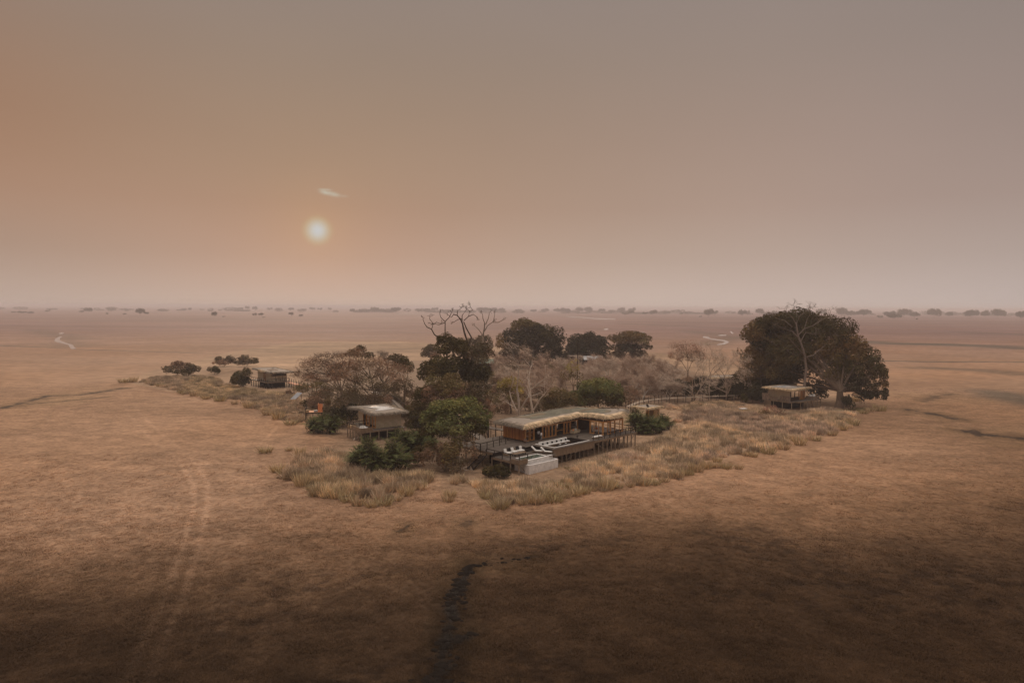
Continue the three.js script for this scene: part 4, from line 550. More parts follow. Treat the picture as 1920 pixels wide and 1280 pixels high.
function palmBush(label, base, clumps, o = {}) {              // feathery wild date palms, many fronds from several hearts
  const pos = P(...base), r = mulberry(treeSeed += 13), t = thing('palm_bush', label, 'palm bush', pos), g = new Geo(), s = -pos.z / F, col = PAL[o.col ?? 'palm'], core = [];
  for (const [cx, cy, len, n] of clumps) {
    const q = P(cx, base[1]), R = len * s, x0 = (cx - base[0]) * s, y0 = Math.max(0.4, (base[1] - cy) * s), z0 = (r() - 0.5) * 2.4;
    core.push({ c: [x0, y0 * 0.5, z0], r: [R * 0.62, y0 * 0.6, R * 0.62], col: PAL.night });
    for (let i = 0; i < n * 1.3; i++) {
      const a = r() * 6.2832, up = 0.1 + 1.3 * r(), k0 = R * 0.12, v = 0.55 + 0.95 * r(), yel = r() < 0.16 ? 1.35 : 1, c = [col[0] * v * yel, col[1] * v * (yel > 1 ? 1.18 : 1), col[2] * v], dx = Math.cos(a) * Math.cos(up), dz = Math.sin(a) * Math.cos(up), dy = Math.sin(up), L = R * (0.7 + 0.55 * r()), drop = 0.12 + 0.34 * r(), yb = y0 * (0.35 + 0.5 * r());
      const at = (q) => [x0 + dx * (k0 + L * q), Math.max(0.08, yb + dy * (k0 + L * q) - L * q * q * drop), z0 + dz * (k0 + L * q)], N = 9;
      for (let k = 0; k < N; k++) { const p = at(k / N), q = at((k + 1) / N); for (const e of [-1, 1]) { const w = L * 0.2 * Math.sin(0.35 + 2.5 * k / N), tip = [q[0] + e * -dz * w + dx * w * 0.7, q[1] - w * 0.3 + (r() - 0.5) * 0.12, q[2] + e * dx * w + dz * w * 0.7], m = [mix(p[0], q[0], 0.55), mix(p[1], q[1], 0.55), mix(p[2], q[2], 0.55)]; g.tri(p, m, tip, [c[0] * (0.8 + 0.4 * r()), c[1] * (0.85 + 0.3 * r()), c[2]]); } g.tri([p[0] - dz * 0.025, p[1], p[2] + dx * 0.025], [p[0] + dz * 0.025, p[1], p[2] - dx * 0.025], q, c); }
    }
  }
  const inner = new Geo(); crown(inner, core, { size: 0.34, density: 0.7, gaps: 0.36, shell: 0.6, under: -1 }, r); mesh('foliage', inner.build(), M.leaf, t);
  mesh('fronds', g.build(), M.leaf, t);
  for (const [cx, cy] of clumps) { const x = (cx - base[0]) * s, y = Math.max(0.4, (base[1] - cy) * s * 0.6); mesh('stem', new Geo().tube([[x * 0.9, -0.05, 0], [x, y, 0]], [0.14, 0.1], 5, PAL.bark).build(), M.bark, t); }
  return t;
}
function bush(label, base, list, o = {}) { return tree(o.name ?? 'bush', label, 'bush', base, list, { size: 0.4, trunk: 0.12, forkAt: 0.25, under: -0.9, crownName: 'foliage', ...o, lobes: 6 }); }

// far trees behind the camp
tree('round_tree', 'large dark tree with a browner top behind the dead branches', 'tree', [995, 690], [[985, 632, 44, 24, 'night'], [958, 642, 32, 22, 'figOlive'], [1024, 641, 36, 30, 'night'], [985, 612, 26, 14, 'olive'], [960, 672, 24, 14, 'grey'], [1005, 675, 34, 14, 'fig'], [1010, 628, 30, 22, 'fig'], [1035, 662, 26, 20, 'night'], [975, 660, 40, 18, 'dusk']], { size: 0.9, trunk: 0.7 });
tree('round_tree', 'evenly domed dark tree standing behind the bright tin roof', 'tree', [1100, 680], [[1098, 640, 32, 20, 'night'], [1080, 648, 20, 18, 'night'], [1120, 646, 22, 20, 'night'], [1100, 657, 40, 18, 'night'], [1080, 668, 22, 12, 'fig'], [1125, 668, 20, 11, 'fig']], { size: 0.9, trunk: 0.6 });
tree('acacia_tree', 'flat crowned olive acacia at the right end of the back row of trees', 'tree', [1184, 682], [[1165, 637, 28, 13, 'figOlive'], [1195, 636, 26, 14, 'olive'], [1180, 630, 28, 10, 'figOlive'], [1205, 650, 18, 8, 'fig'], [1160, 652, 22, 9, 'fig'], [1180, 652, 26, 12, 'night'], [1160, 662, 18, 10, 'dusk'], [1195, 664, 20, 10, 'dusk'], [1178, 670, 26, 9, 'brown']], { size: 0.8, trunk: 0.5, gaps: 0.46, forkAt: 0.4, limbs: 2 });
tree('round_tree', 'grey green tree seen through the dead branches', 'tree', [898, 690], [[884, 648, 26, 16, 'dusk'], [908, 643, 18, 17, 'dusk'], [896, 660, 28, 14, 'grey']], { size: 0.8, trunk: 0.4 });
tree('round_tree', 'small dusky tree left of the dead branches', 'tree', [806, 685], [[806, 654, 14, 10, 'dusk'], [800, 664, 11, 9, 'dusk'], [814, 666, 10, 9, 'grey']], { size: 0.7, trunk: 0.35 });
// the great fig on the right
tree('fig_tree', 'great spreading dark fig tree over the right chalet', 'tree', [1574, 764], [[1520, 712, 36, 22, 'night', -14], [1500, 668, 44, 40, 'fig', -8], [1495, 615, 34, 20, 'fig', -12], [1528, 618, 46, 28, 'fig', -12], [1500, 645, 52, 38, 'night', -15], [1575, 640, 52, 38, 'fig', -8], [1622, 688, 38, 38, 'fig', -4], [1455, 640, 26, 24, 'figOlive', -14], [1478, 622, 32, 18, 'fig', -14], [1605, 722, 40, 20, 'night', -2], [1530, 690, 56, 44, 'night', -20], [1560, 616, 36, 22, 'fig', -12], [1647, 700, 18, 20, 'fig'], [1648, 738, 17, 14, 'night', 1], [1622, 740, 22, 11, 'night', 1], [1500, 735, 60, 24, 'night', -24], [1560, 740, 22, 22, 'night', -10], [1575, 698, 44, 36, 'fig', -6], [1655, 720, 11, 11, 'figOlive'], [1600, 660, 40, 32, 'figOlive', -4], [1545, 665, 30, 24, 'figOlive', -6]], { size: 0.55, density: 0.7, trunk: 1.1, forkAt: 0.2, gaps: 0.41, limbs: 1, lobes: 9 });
tree('fig_tree', 'broad olive brown tree on the left flank of the great fig', 'tree', [1424, 748], [[1436, 640, 26, 18, 'fig', -6], [1460, 625, 26, 15, 'fig', -8], [1418, 688, 38, 34, 'figOlive'], [1402, 665, 24, 18, 'figOlive'], [1448, 690, 40, 36, 'olive', 2], [1466, 662, 34, 30, 'figOlive'], [1400, 712, 26, 24, 'fig'], [1425, 726, 34, 20, 'night'], [1472, 706, 34, 24, 'fig', -4], [1432, 650, 22, 16, 'fig', -2]], { size: 0.52, density: 0.7, trunk: 0.7, forkAt: 0.3, limbs: 1, gaps: 0.42 });
bush('dark bush at the foot of the leaning fig trunk', [1592, 768], [[1592, 755, 11, 13, 'night'], [1586, 750, 10, 12, 'night']], {});
// dense trees in the middle of the camp
tree('dark_tree', 'tall dark leafy tree under the dead branches', 'tree', [850, 800], [[850, 655, 34, 22, 'fig'], [826, 690, 40, 26, 'fig'], [888, 672, 34, 24, 'dusk', -4], [802, 702, 22, 22, 'fig'], [888, 708, 34, 28, 'night'], [855, 700, 40, 30, 'night', -2], [905, 700, 16, 18, 'fig'], [835, 640, 20, 14, 'fig']], { size: 0.5, density: 0.8, trunk: 0.6, limbs: 1, gaps: 0.42 });
tree('brown_tree', 'rounded brownish olive tree in front of the tall dark tree', 'tree', [842, 815], [[835, 724, 38, 26, 'olive'], [812, 740, 26, 24, 'brown'], [865, 745, 36, 32, 'brown'], [790, 745, 20, 24, 'fig'], [890, 745, 30, 34, 'dusk'], [905, 765, 22, 26, 'grey']], { size: 0.42, density: 0.75, trunk: 0.4, gaps: 0.43, limbs: 1 });
tree('green_tree', 'fresh green leafy tree left of the lodge roof', 'tree', [852, 872], [[826, 768, 32, 20, 'green'], [862, 764, 40, 22, 'bright'], [896, 778, 26, 22, 'green'], [806, 782, 22, 18, 'green'], [850, 790, 48, 26, 'green', 2], [880, 800, 34, 22, 'fig'], [815, 805, 30, 20, 'fig'], [905, 795, 16, 16, 'green']], { size: 0.42, density: 0.85, trunk: 0.3, forkAt: 0.5, limbs: 1 });
bush('brown leafless bush below the fresh green tree', [832, 884], [[815, 850, 26, 28, 'brown'], [845, 845, 34, 32, 'olive'], [870, 850, 26, 30, 'brown'], [795, 858, 20, 20, 'brown'], [850, 868, 40, 16, 'dusk']], { size: 0.34, density: 0.6, gaps: 0.46 });
tree('green_bush', 'rounded green tree behind the right half of the lodge roof', 'tree', [1120, 778], [[1104, 730, 30, 18, 'green'], [1135, 730, 30, 20, 'green'], [1118, 722, 30, 14, 'bright'], [1150, 745, 20, 18, 'green'], [1090, 748, 26, 18, 'green'], [1125, 750, 44, 18, 'fig']], { size: 0.5, density: 0.85, trunk: 0.3 });
tree('olive_bush', 'olive grey shrub left of the rounded green tree', 'tree', [1048, 782], [[1040, 742, 26, 17, 'olive'], [1066, 746, 18, 15, 'olive'], [1022, 750, 16, 13, 'dusk'], [1050, 758, 34, 13, 'fig']], { size: 0.45, density: 0.7, trunk: 0.25, gaps: 0.45 });
tree('yellow_tree', 'small yellowish green tree among the pale trunks', 'tree', [958, 775], [[954, 718, 24, 13, 'yellow'], [970, 728, 18, 13, 'yellow'], [944, 732, 18, 13, 'olive'], [960, 745, 26, 12, 'olive']], { size: 0.42, density: 0.55, trunk: 0.22, gaps: 0.48, limbs: 2 });
tree('yellow_tree', 'thin yellowish tree near the dark mast', 'tree', [1075, 745], [[1072, 690, 18, 18, 'yellow'], [1062, 704, 14, 14, 'olive'], [1082, 708, 14, 16, 'olive']], { size: 0.5, density: 0.32, trunk: 0.22, gaps: 0.52, limbs: 2 });
// the twiggy acacias behind the left chalet
tree('acacia_tree', 'wide grey brown acacia spreading over the left chalet', 'tree', [705, 790], [[690, 686, 46, 22, 'grey'], [735, 700, 40, 24, 'grey'], [650, 705, 40, 22, 'grey'], [705, 720, 62, 26, 'dusk', 2], [755, 725, 24, 24, 'dusk'], [640, 735, 40, 22, 'dusk', 2], [680, 745, 50, 18, 'dusk', 4]], { size: 0.3, density: 0.30, shell: 0.9, gaps: 0.47, trunk: 0.5, forkAt: 0.35, limbs: 9, bark: 'twig' });
tree('acacia_tree', 'open grey acacia left of the wide acacia, reaching towards the far chalet', 'tree', [640, 772], [[592, 686, 40, 18, 'twig'], [570, 702, 26, 16, 'brown'], [612, 672, 34, 15, 'twig'], [640, 690, 36, 20, 'grey'], [600, 708, 44, 14, 'grey'], [660, 665, 34, 14, 'grey']], { size: 0.28, density: 0.22, shell: 0.95, gaps: 0.46, trunk: 0.4, forkAt: 0.35, limbs: 12, bark: 'twig' });
bareTree('bare_tree', 'round topped bare tree standing up behind the wide acacia', [728, 700], 15, { spread: 1.1, trunk: 0.36, twigs: 14, bark: 'bark', twig: 'twig' });
tree('green_bush', 'dark green crown low inside the grey acacias', 'tree', [632, 770], [[632, 690, 14, 9, 'fig'], [640, 703, 12, 8, 'fig'], [622, 700, 9, 8, 'night']], { size: 0.5, trunk: 0.2, density: 0.6 });
tree('green_bush', 'dark green crown at the top of the grey acacias', 'tree', [668, 760], [[662, 664, 17, 9, 'fig'], [676, 656, 12, 10, 'dusk'], [690, 668, 12, 8, 'fig']], { size: 0.5, trunk: 0.2, density: 0.6 });
tree('green_bush', 'dark green crown at the right edge of the grey acacias', 'tree', [757, 760], [[752, 682, 17, 15, 'fig'], [764, 690, 12, 14, 'fig'], [740, 672, 16, 10, 'dusk']], { size: 0.5, trunk: 0.3, density: 0.7 });
// bare trees behind and beside the lodge
bareTree('bare_tree', 'pale trunked bare tree behind the left half of the lodge roof', [975, 800], 21, { bark: 'white', twig: 'pale', spread: 0.9, trunk: 0.45, twigs: 8 });
bareTree('bare_tree', 'white stemmed bare tree leaning right behind the lodge roof', [1000, 790], 19, { bark: 'white', twig: 'pink', spread: 1.0, lean: 0.12, trunk: 0.42, twigs: 9 });
bareTree('bare_tree', 'leaning white trunk beside the tall dark tree', [896, 775], 12, { bark: 'white', twig: 'pale', lean: 0.4, trunk: 0.5, depth: 3, twigs: 6 });
const thicket = [[945, 730, 10], [985, 742, 9], [1065, 740, 10], [1085, 705, 10], [1110, 700, 10], [1140, 705, 10], [1165, 700, 9], [1190, 700, 10], [1225, 700, 10], [1250, 725, 11], [1140, 745, 9], [1185, 738, 10], [1225, 742, 9], [1000, 730, 10], [960, 755, 8], [1250, 750, 8], [935, 705, 12], [1030, 735, 12], [1055, 720, 11], [1095, 725, 12], [1120, 718, 11], [1150, 728, 13], [1175, 715, 12], [1195, 730, 12], [1215, 715, 12], [1235, 735, 11], [1015, 712, 10], [1105, 742, 10], [1165, 745, 10], [1205, 748, 9], [1240, 712, 11]];
thicket.forEach(([x, y, h], i) => bareTree('thicket_tree', 'low pinkish leafless tree in the tangled thicket behind the lodge', [x, y], h, { bark: i % 2 ? 'white' : 'pale', twig: i % 3 ? 'pink' : 'pale', stems: 2, spread: 1.25, up: 0.0, trunk: 0.4, depth: 4, twigs: 12, twigLen: 1.25, rad: 0.2, group: 'tangled bare trees behind the lodge' }));
[[1268, 738, 17, 'bare tree with a reddish round top left of the boardwalk trees'], [1300, 752, 18, 'pale bare tree rising behind the middle of the boardwalk'], [1330, 748, 17, 'bare tree in front of the half hidden hut'], [1362, 750, 18, 'bare tree with spreading low limbs right of the half hidden hut'], [1388, 752, 15, 'pale forked bare tree at the right end of the boardwalk']].forEach(([x, y, h, l], i) => bareTree('bare_tree', l, [x, y], h, { bark: 'pale', twig: i ? 'pale' : 'pink', spread: 0.95, stems: i % 2 ? 2 : 1, trunk: 0.42, twigs: i ? 8 : 18, rad: 0.24 }));
tree('brown_tree', 'rounded reddish brown twiggy tree right of the flat acacia', 'tree', [1288, 720], [[1284, 655, 30, 18, 'pink'], [1300, 668, 26, 18, 'brown'], [1268, 668, 18, 16, 'pink']], { size: 0.3, density: 0.2, shell: 0.9, gaps: 0.45, trunk: 0.3, limbs: 12, bark: 'twig' });
// dark undergrowth behind the boardwalk
[[1240, 738, 'dark bush at the left end of the boardwalk trees'], [1272, 742, 'dark bush behind the reddish bare tree'], [1308, 738, 'dark bush behind the middle of the boardwalk'], [1345, 745, 'dark bush below the half hidden hut'], [1378, 748, 'dark bush beside the pale forked tree'], [1410, 755, 'dark bush under the olive brown tree']].forEach(([x, y, l]) => bush(l, [x, y], [[x, y - 18, 20, 16, 'night'], [x - 14, y - 12, 16, 14, 'fig'], [x + 14, y - 13, 17, 15, 'night']], { size: 0.5, density: 0.7 }));
// dense growth either side of the left chalet
bush('black green thicket left of the left chalet', [640, 800], [[632, 778, 22, 16, 'night'], [655, 770, 18, 18, 'night'], [645, 785, 26, 13, 'fig'], [618, 770, 16, 14, 'dusk']], { size: 0.4 });
bush('dark leafy shrub filling the gap right of the left chalet', [790, 812], [[780, 785, 20, 18, 'fig'], [800, 778, 16, 18, 'dusk'], [795, 795, 24, 13, 'night'], [770, 795, 14, 13, 'olive']], { size: 0.38 });
bush('grey brown twiggy bush under the wide acacia', [690, 772], [[680, 752, 26, 12, 'dusk'], [715, 750, 24, 13, 'grey'], [700, 758, 30, 11, 'brown']], { size: 0.34, density: 0.5, gaps: 0.44 });
bush('low olive shrub between the feathery palm bush and the brown leafless bush', [795, 872], [[785, 850, 20, 16, 'fig'], [805, 842, 16, 16, 'olive'], [775, 858, 16, 12, 'dusk']], { size: 0.36 });
bush('dark green shrub under the left edge of the fresh green tree', [792, 842], [[785, 815, 20, 18, 'fig'], [805, 810, 18, 18, 'fig'], [770, 822, 16, 14, 'night'], [798, 826, 24, 13, 'olive']], { size: 0.38 });
bush('rounded olive shrub behind the fresh green tree', [795, 800], [[775, 768, 22, 16, 'olive'], [795, 760, 20, 16, 'fig'], [760, 778, 16, 12, 'dusk'], [785, 782, 26, 14, 'fig']], { size: 0.38 });
// palms
palmBush('large feathery palm bush in front of the left chalet', [712, 880], [[672, 840, 26, 90], [690, 826, 30, 90], [720, 850, 30, 100], [742, 845, 30, 90], [755, 862, 24, 70], [665, 855, 20, 50], [705, 862, 26, 80], [735, 825, 24, 60], [700, 845, 26, 70]]);
palmBush('dark palm bush against the right wall of the left chalet', [775, 852], [[760, 812, 26, 80], [785, 815, 28, 80], [805, 825, 24, 60], [775, 835, 26, 60], [745, 805, 20, 50]], { col: 'palmDark' });
palmBush('palm bush standing by the sun tinted terrace on the left', [600, 812], [[585, 790, 20, 80], [605, 785, 22, 90], [620, 795, 18, 70], [595, 800, 20, 60], [628, 780, 16, 50]], { col: 'palmDark' });
palmBush('big dark palm bush at the right end of the lodge deck', [1212, 812], [[1196, 780, 24, 90], [1215, 790, 26, 100], [1232, 795, 20, 80], [1205, 800, 20, 70], [1190, 765, 18, 50]], { col: 'palmDark' });
palmBush('narrow dark palm bush right of the straw shelter', [1248, 806], [[1246, 786, 20, 90], [1256, 793, 14, 60], [1240, 795, 14, 60]], { col: 'palmDark' });
bush('dark bush tucked below the railings of the pool deck', [932, 896], [[932, 880, 18, 13, 'fig'], [915, 883, 13, 10, 'fig'], [948, 884, 12, 11, 'night'], [930, 889, 26, 8, 'night']], { size: 0.4, trunk: 0, density: 0.8, gaps: 0.42 });
// around the far chalet
bush('round dark green bush at the left end of the farthest chalet', [452, 728], [[448, 708, 15, 15, 'fig'], [462, 700, 12, 13, 'fig'], [440, 714, 9, 9, 'fig'], [458, 714, 14, 12, 'night']], { size: 0.55 });
bush('brownish thicket bush on the far left bank', [330, 706], [[318, 692, 14, 9, 'dusk'], [340, 686, 18, 11, 'brown'], [362, 690, 16, 10, 'dusk'], [345, 697, 26, 7, 'fig']], { size: 0.6, gaps: 0.44 });
bush('small dark bush right of the brownish thicket bush', [402, 702], [[400, 693, 11, 8, 'fig'], [408, 696, 7, 6, 'fig']], { size: 0.55 });
bush('wide grey green bush behind the farthest chalet, left half', [420, 687], [[412, 675, 14, 8, 'dusk'], [428, 674, 12, 9, 'dusk'], [420, 679, 20, 6, 'grey']], { size: 0.6, gaps: 0.44 });
bush('wide grey green bush behind the farthest chalet, right half', [462, 687], [[455, 673, 16, 9, 'dusk'], [472, 676, 13, 8, 'fig'], [460, 679, 22, 6, 'dusk']], { size: 0.6, gaps: 0.44 });
bush('olive scrub along the narrow boardwalk right of the farthest chalet', [580, 742], [[565, 728, 20, 12, 'olive'], [595, 722, 18, 14, 'olive'], [610, 735, 16, 14, 'dusk'], [545, 735, 14, 8, 'brown']], { size: 0.35, density: 0.5, gaps: 0.46 });
bush('tangled brown bush in front of the right chalet', [1452, 782], [[1445, 768, 16, 11, 'pink'], [1465, 772, 14, 9, 'brown'], [1432, 772, 11, 8, 'olive']], { size: 0.3, density: 0.45, gaps: 0.46 });
// undergrowth that fills the camp between the trees
[[650, 772], [675, 778], [620, 765], [770, 775], [790, 790], [905, 740], [925, 760], [940, 775], [985, 770], [1015, 775], [910, 715], [945, 740], [1005, 745], [1030, 760], [1075, 765], [1165, 760], [775, 752], [735, 760], [655, 752], [1180, 748], [1085, 752], [860, 830], [890, 815], [780, 830], [930, 725], [765, 772], [620, 788], [585, 765], [600, 752], [720, 742], [880, 775], [905, 780], [930, 745], [950, 700], [1040, 700], [965, 680], [1060, 690], [1130, 690], [1210, 690], [1250, 705], [1320, 735], [1400, 745], [1365, 728], [1285, 728]].forEach(([x, y], i) => { const c = ['brown', 'dusk', 'olive', 'grey'][i % 4], c2 = ['olive', 'fig', 'brown', 'dusk'][(i * 3) % 4]; bush('tangled grey brown shrub in the undergrowth of the camp', [x, y], [[x, y - 13, 17, 12, c], [x - 12, y - 9, 12, 10, c2], [x + 12, y - 10, 13, 11, c]], { name: 'undergrowth_shrub', size: 0.36, density: 0.5, gaps: 0.45, group: 'tangled shrubs filling the camp' }); });

// ---------------------------------------------------------------- dead trees, their limbs traced limb by limb
function deadTree(label, base, limbs, o = {}) {
  const pos = P(...base), s = -pos.z / F, r = mulberry(treeSeed += 17), t = thing('dead_tree', label, 'tree', pos), col = PAL[o.bark ?? 'pale'], g = new Geo(), w = new Geo();
  limbs.forEach((L) => {
    const [w0, w1, ...px] = L, z0 = (r() - 0.5) * 1.2, pts = px.map(([x, y], i) => [(x - base[0]) * s, (base[1] - y) * s, z0 * i * 0.6]), n = pts.length, rr = pts.map((_, i) => mix(w0, w1, i / (n - 1)) * s * (o.thick ?? 0.5));
    const dark = px[n - 1][1] < (o.darkAbove ?? 0) ? 0.5 : 1; g.tube(pts, rr, 6, [col[0] * dark, col[1] * dark, col[2] * dark]);
    if (w1 < 1.3) { const e = pts[n - 1], q = pts[n - 2], d = [e[0] - q[0], e[1] - q[1], e[2] - q[2]], l = Math.hypot(...d); branchOut(w, e, d.map((v) => v / l), (o.twigLen ?? 0.8), rr[n - 1], 3, r, { bend: 0.9, lift: 0.05, spread: 1.0, up: 0.05, shrink: 0.9, fork: [0, 2, 3, 3], thin: 0.035, bark: col.map((v) => v * dark), twig: col.map((v) => v * dark * 0.9) }); }
  });
  mesh('trunk', g.build(), M.bark, t); mesh('branches', w.build(), M.bark, t); return t;
}
deadTree('dead tree with grey limbs reaching far above the tall dark tree, left', [866, 770], [[7, 4, [866, 770], [868, 740], [872, 712], [864, 690]], [5, 4, [864, 690], [853, 668], [846, 650], [836, 640], [823, 633]], [3, 1.8, [823, 633], [814, 626], [809, 616], [800, 612]], [1.6, 1, [800, 612], [796, 607], [793, 600]], [1.4, 1, [809, 616], [812, 606], [806, 598]], [1.4, 1, [812, 607], [818, 603], [822, 605]], [3, 1.6, [836, 640], [834, 622], [834, 602]], [1.6, 1, [834, 602], [826, 594], [824, 588]], [1.6, 1, [834, 602], [842, 594], [846, 586]], [1.4, 1, [834, 604], [822, 608], [814, 606]], [5, 3, [872, 712], [875, 680], [876, 640], [870, 622], [866, 604]], [3, 1.8, [866, 604], [863, 597], [857, 590], [850, 588]], [2, 1, [866, 602], [866, 590], [872, 582]], [1.6, 1, [857, 590], [857, 582], [862, 578]], [1.5, 1, [850, 588], [846, 594], [842, 591]], [4, 2, [876, 650], [884, 632], [874, 614], [869, 602]], [2, 1, [869, 600], [878, 592], [880, 582], [874, 577]], [1.8, 1, [878, 592], [887, 588], [893, 592]], [1.6, 1, [866, 596], [858, 598], [852, 602]], [1.6, 1, [880, 584], [886, 580], [882, 575]]], { bark: 'bark', darkAbove: 625 });
deadTree('dead tree with forked pale trunk on the right of the tall dark tree', [889, 760], [[11, 8, [889, 760], [890, 720], [890, 688]], [5, 3, [890, 688], [886, 672], [885, 655]], [6, 3.4, [891, 688], [897, 668], [905, 655], [905, 630]], [3, 2, [905, 630], [908, 612], [908, 604]], [1.8, 1, [908, 604], [905, 596], [904, 588]], [2, 1.2, [908, 620], [914, 609], [924, 602]], [1.2, 0.9, [924, 602], [926, 594], [927, 588]], [1.6, 1, [924, 603], [934, 603], [940, 600]], [1.8, 1, [910, 607], [915, 596], [917, 586]], [1.5, 1, [904, 626], [898, 618], [892, 612]]], { darkAbove: 618 });
deadTree('pale bare tree standing in front of the great fig', [1506, 762], [[7, 5.5, [1506, 762], [1508, 725], [1511, 690], [1508, 668]], [5, 3, [1508, 668], [1500, 645], [1493, 628], [1489, 606]], [3, 1.4, [1511, 668], [1524, 665], [1534, 655]], [2.4, 1.2, [1493, 628], [1505, 615], [1520, 610], [1530, 603]], [2.2, 1.2, [1498, 640], [1508, 622], [1520, 625]], [2, 1, [1489, 606], [1482, 594], [1475, 588]], [2, 1, [1489, 606], [1495, 594], [1490, 584]], [2, 1, [1496, 634], [1482, 620], [1468, 616]], [2, 1, [1520, 610], [1535, 600], [1548, 592]], [1.8, 1, [1505, 615], [1510, 598], [1516, 588]], [1.8, 1, [1482, 612], [1468, 600], [1456, 597]], [1.8, 1, [1495, 592], [1502, 586], [1508, 582]], [1.8, 1, [1524, 664], [1545, 645], [1560, 640]], [1.8, 1, [1534, 655], [1550, 655], [1566, 648]]], { bark: 'ash', twigLen: 1.8, thick: 0.38 });
deadTree('fallen pale branch lying on the ground at the foot of the stairs', [856, 886], [[3, 2, [850, 889], [858, 880], [868, 876], [876, 872]], [1.6, 1, [860, 880], [864, 872], [862, 866]], [1.4, 1, [866, 877], [872, 880], [876, 880]]], { bark: 'white', twigLen: 0.6 });
// far trees on the horizon; scattered ones singly, each with trunk and crown
const farList = [[24, 587, 9, 3], [40, 587.5, 14, 4], [56, 588, 11, 4], [88, 585, 8, 4], [165, 586, 17, 9], [152, 586, 8, 4], [203, 582, 6, 6], [200, 589.5, 6, 3], [232, 590, 6, 3], [238, 584, 6, 3], [262, 591, 15, 12], [275, 590.5, 8, 5], [302, 584, 8, 3], [344, 582.5, 8, 5], [355, 583, 9, 6], [378, 582, 6, 3], [401, 595, 12, 10], [418, 594.5, 5, 2], [477, 593, 8, 6], [489, 593, 9, 7], [493, 596, 4, 2], [546, 593, 9, 7], [564, 593.5, 6, 4], [413, 583, 6, 3], [450, 582.5, 9, 6], [463, 582, 10, 8], [478, 582.5, 10, 8], [505, 582.5, 9, 6], [520, 582.5, 8, 5], [545, 583, 10, 6], [570, 583, 9, 5], [585, 583, 10, 7], [600, 583, 9, 6], [618, 582.5, 6, 6], [660, 586, 11, 7], [676, 585, 9, 5], [702, 585.5, 15, 9], [715, 585, 10, 6], [742, 586, 17, 9], [785, 586, 12, 7], [800, 585.5, 14, 7], [815, 585, 12, 9], [838, 586, 14, 6], [905, 586, 20, 10], [925, 586, 16, 9], [940, 586, 14, 8], [972, 586, 14, 7], [1000, 586, 13, 6], [1022, 586, 14, 8], [1045, 586.5, 14, 8], [1060, 587, 18, 9], [1087, 587, 15, 11], [1103, 587, 15, 11], [1128, 587, 12, 8], [1146, 587, 12, 6], [1165, 587, 13, 11], [1184, 587, 13, 10], [1172, 591, 10, 5], [1184, 591, 9, 8], [1210, 591.5, 10, 7], [1224, 591.5, 14, 10], [1278, 591, 7, 5], [1313, 595, 5, 3], [1328, 595, 15, 15], [1340, 592, 12, 10], [1392, 593, 14, 10], [1402, 591, 10, 8], [1425, 592, 16, 11], [1438, 595, 12, 8], [1452, 592, 9, 9], [1540, 592, 18, 11], [1565, 595, 6, 4], [1578, 594, 20, 14], [1596, 593, 14, 9], [1620, 594, 26, 11], [1649, 597, 10, 5], [1677, 599, 24, 9], [1668, 595, 22, 10], [1695, 595, 24, 14], [1715, 596, 18, 9], [1720, 600, 4, 3], [1752, 596, 26, 15], [1780, 595, 14, 9], [1822, 597, 24, 13], [1848, 597, 18, 12], [1872, 597, 26, 15], [1914, 599, 22, 14], [1945, 600, 22, 13]];
{
  const r = mulberry(808);
  farList.forEach(([x, y, w, h0], i) => { const h = h0 * (x > 1350 ? 1.2 : 1.05);
    const base = [x, Math.max(y, 577.8 + x * 0.0056)], c = ['dusk', 'fig', 'night'][i % 3], list = []; const n = w > 12 ? 5 : 3;
    for (let k = 0; k < n; k++) list.push([x + (n > 1 ? (k / (n - 1) - 0.5) : 0) * w * 0.62 + (r() - 0.5) * 2, y - h * (0.5 + 0.22 * r()), w * (0.2 + 0.12 * r()), h * (0.3 + 0.14 * r()), c, (r() - 0.5) * 8]);
    const side = x < 330 ? 'scattered over the hazy left plain' : x < 860 ? 'on the hazy horizon left of the dead branches' : x < 1300 ? 'on the hazy horizon behind the camp' : 'on the hazy horizon around and right of the great fig';
    const d = -P(...base).z; tree('distant_tree', `dim distant tree ${side}`, 'tree', base, list, { size: Math.max(1.1, d * 0.0009), density: 0.55, gaps: 0.36, trunk: Math.max(0.4, d * 0.0002), forkAt: 0.3, under: -0.9, group: `distant trees ${side}` });
  });
  // the continuous woodland at the edge of sight
  const g = new Geo(), q = mulberry(99);
  for (let i = 0; i < 190; i++) { const x = -200 + q() * 2320, edge = 576.2 + x * 0.0056 + 3.6 + q() * 2.2, p = P(x, edge), s = Math.min(-p.z, 9000) / F; if (-p.z > 9000) continue; const dens = 0.35 + 0.65 * smooth(300, 900, x); if (q() > dens) continue; const w = (5 + q() * 9) * s, h = (1.6 + q() * 4.6) * s; crown(g, [{ c: [p.x, h * 0.6, p.z], r: [w, h * 0.6, w], col: PAL.dusk }], { size: s * 2.2, density: 0.4, gaps: 0.3, shell: 0.4, under: -1 }, q); }
  tag(mesh('distant_woodland', g.build(), M.leaf, scene, 'stuff'), 'faint continuous woodland dissolving into haze along the horizon', 'woodland', null, 'stuff');
}
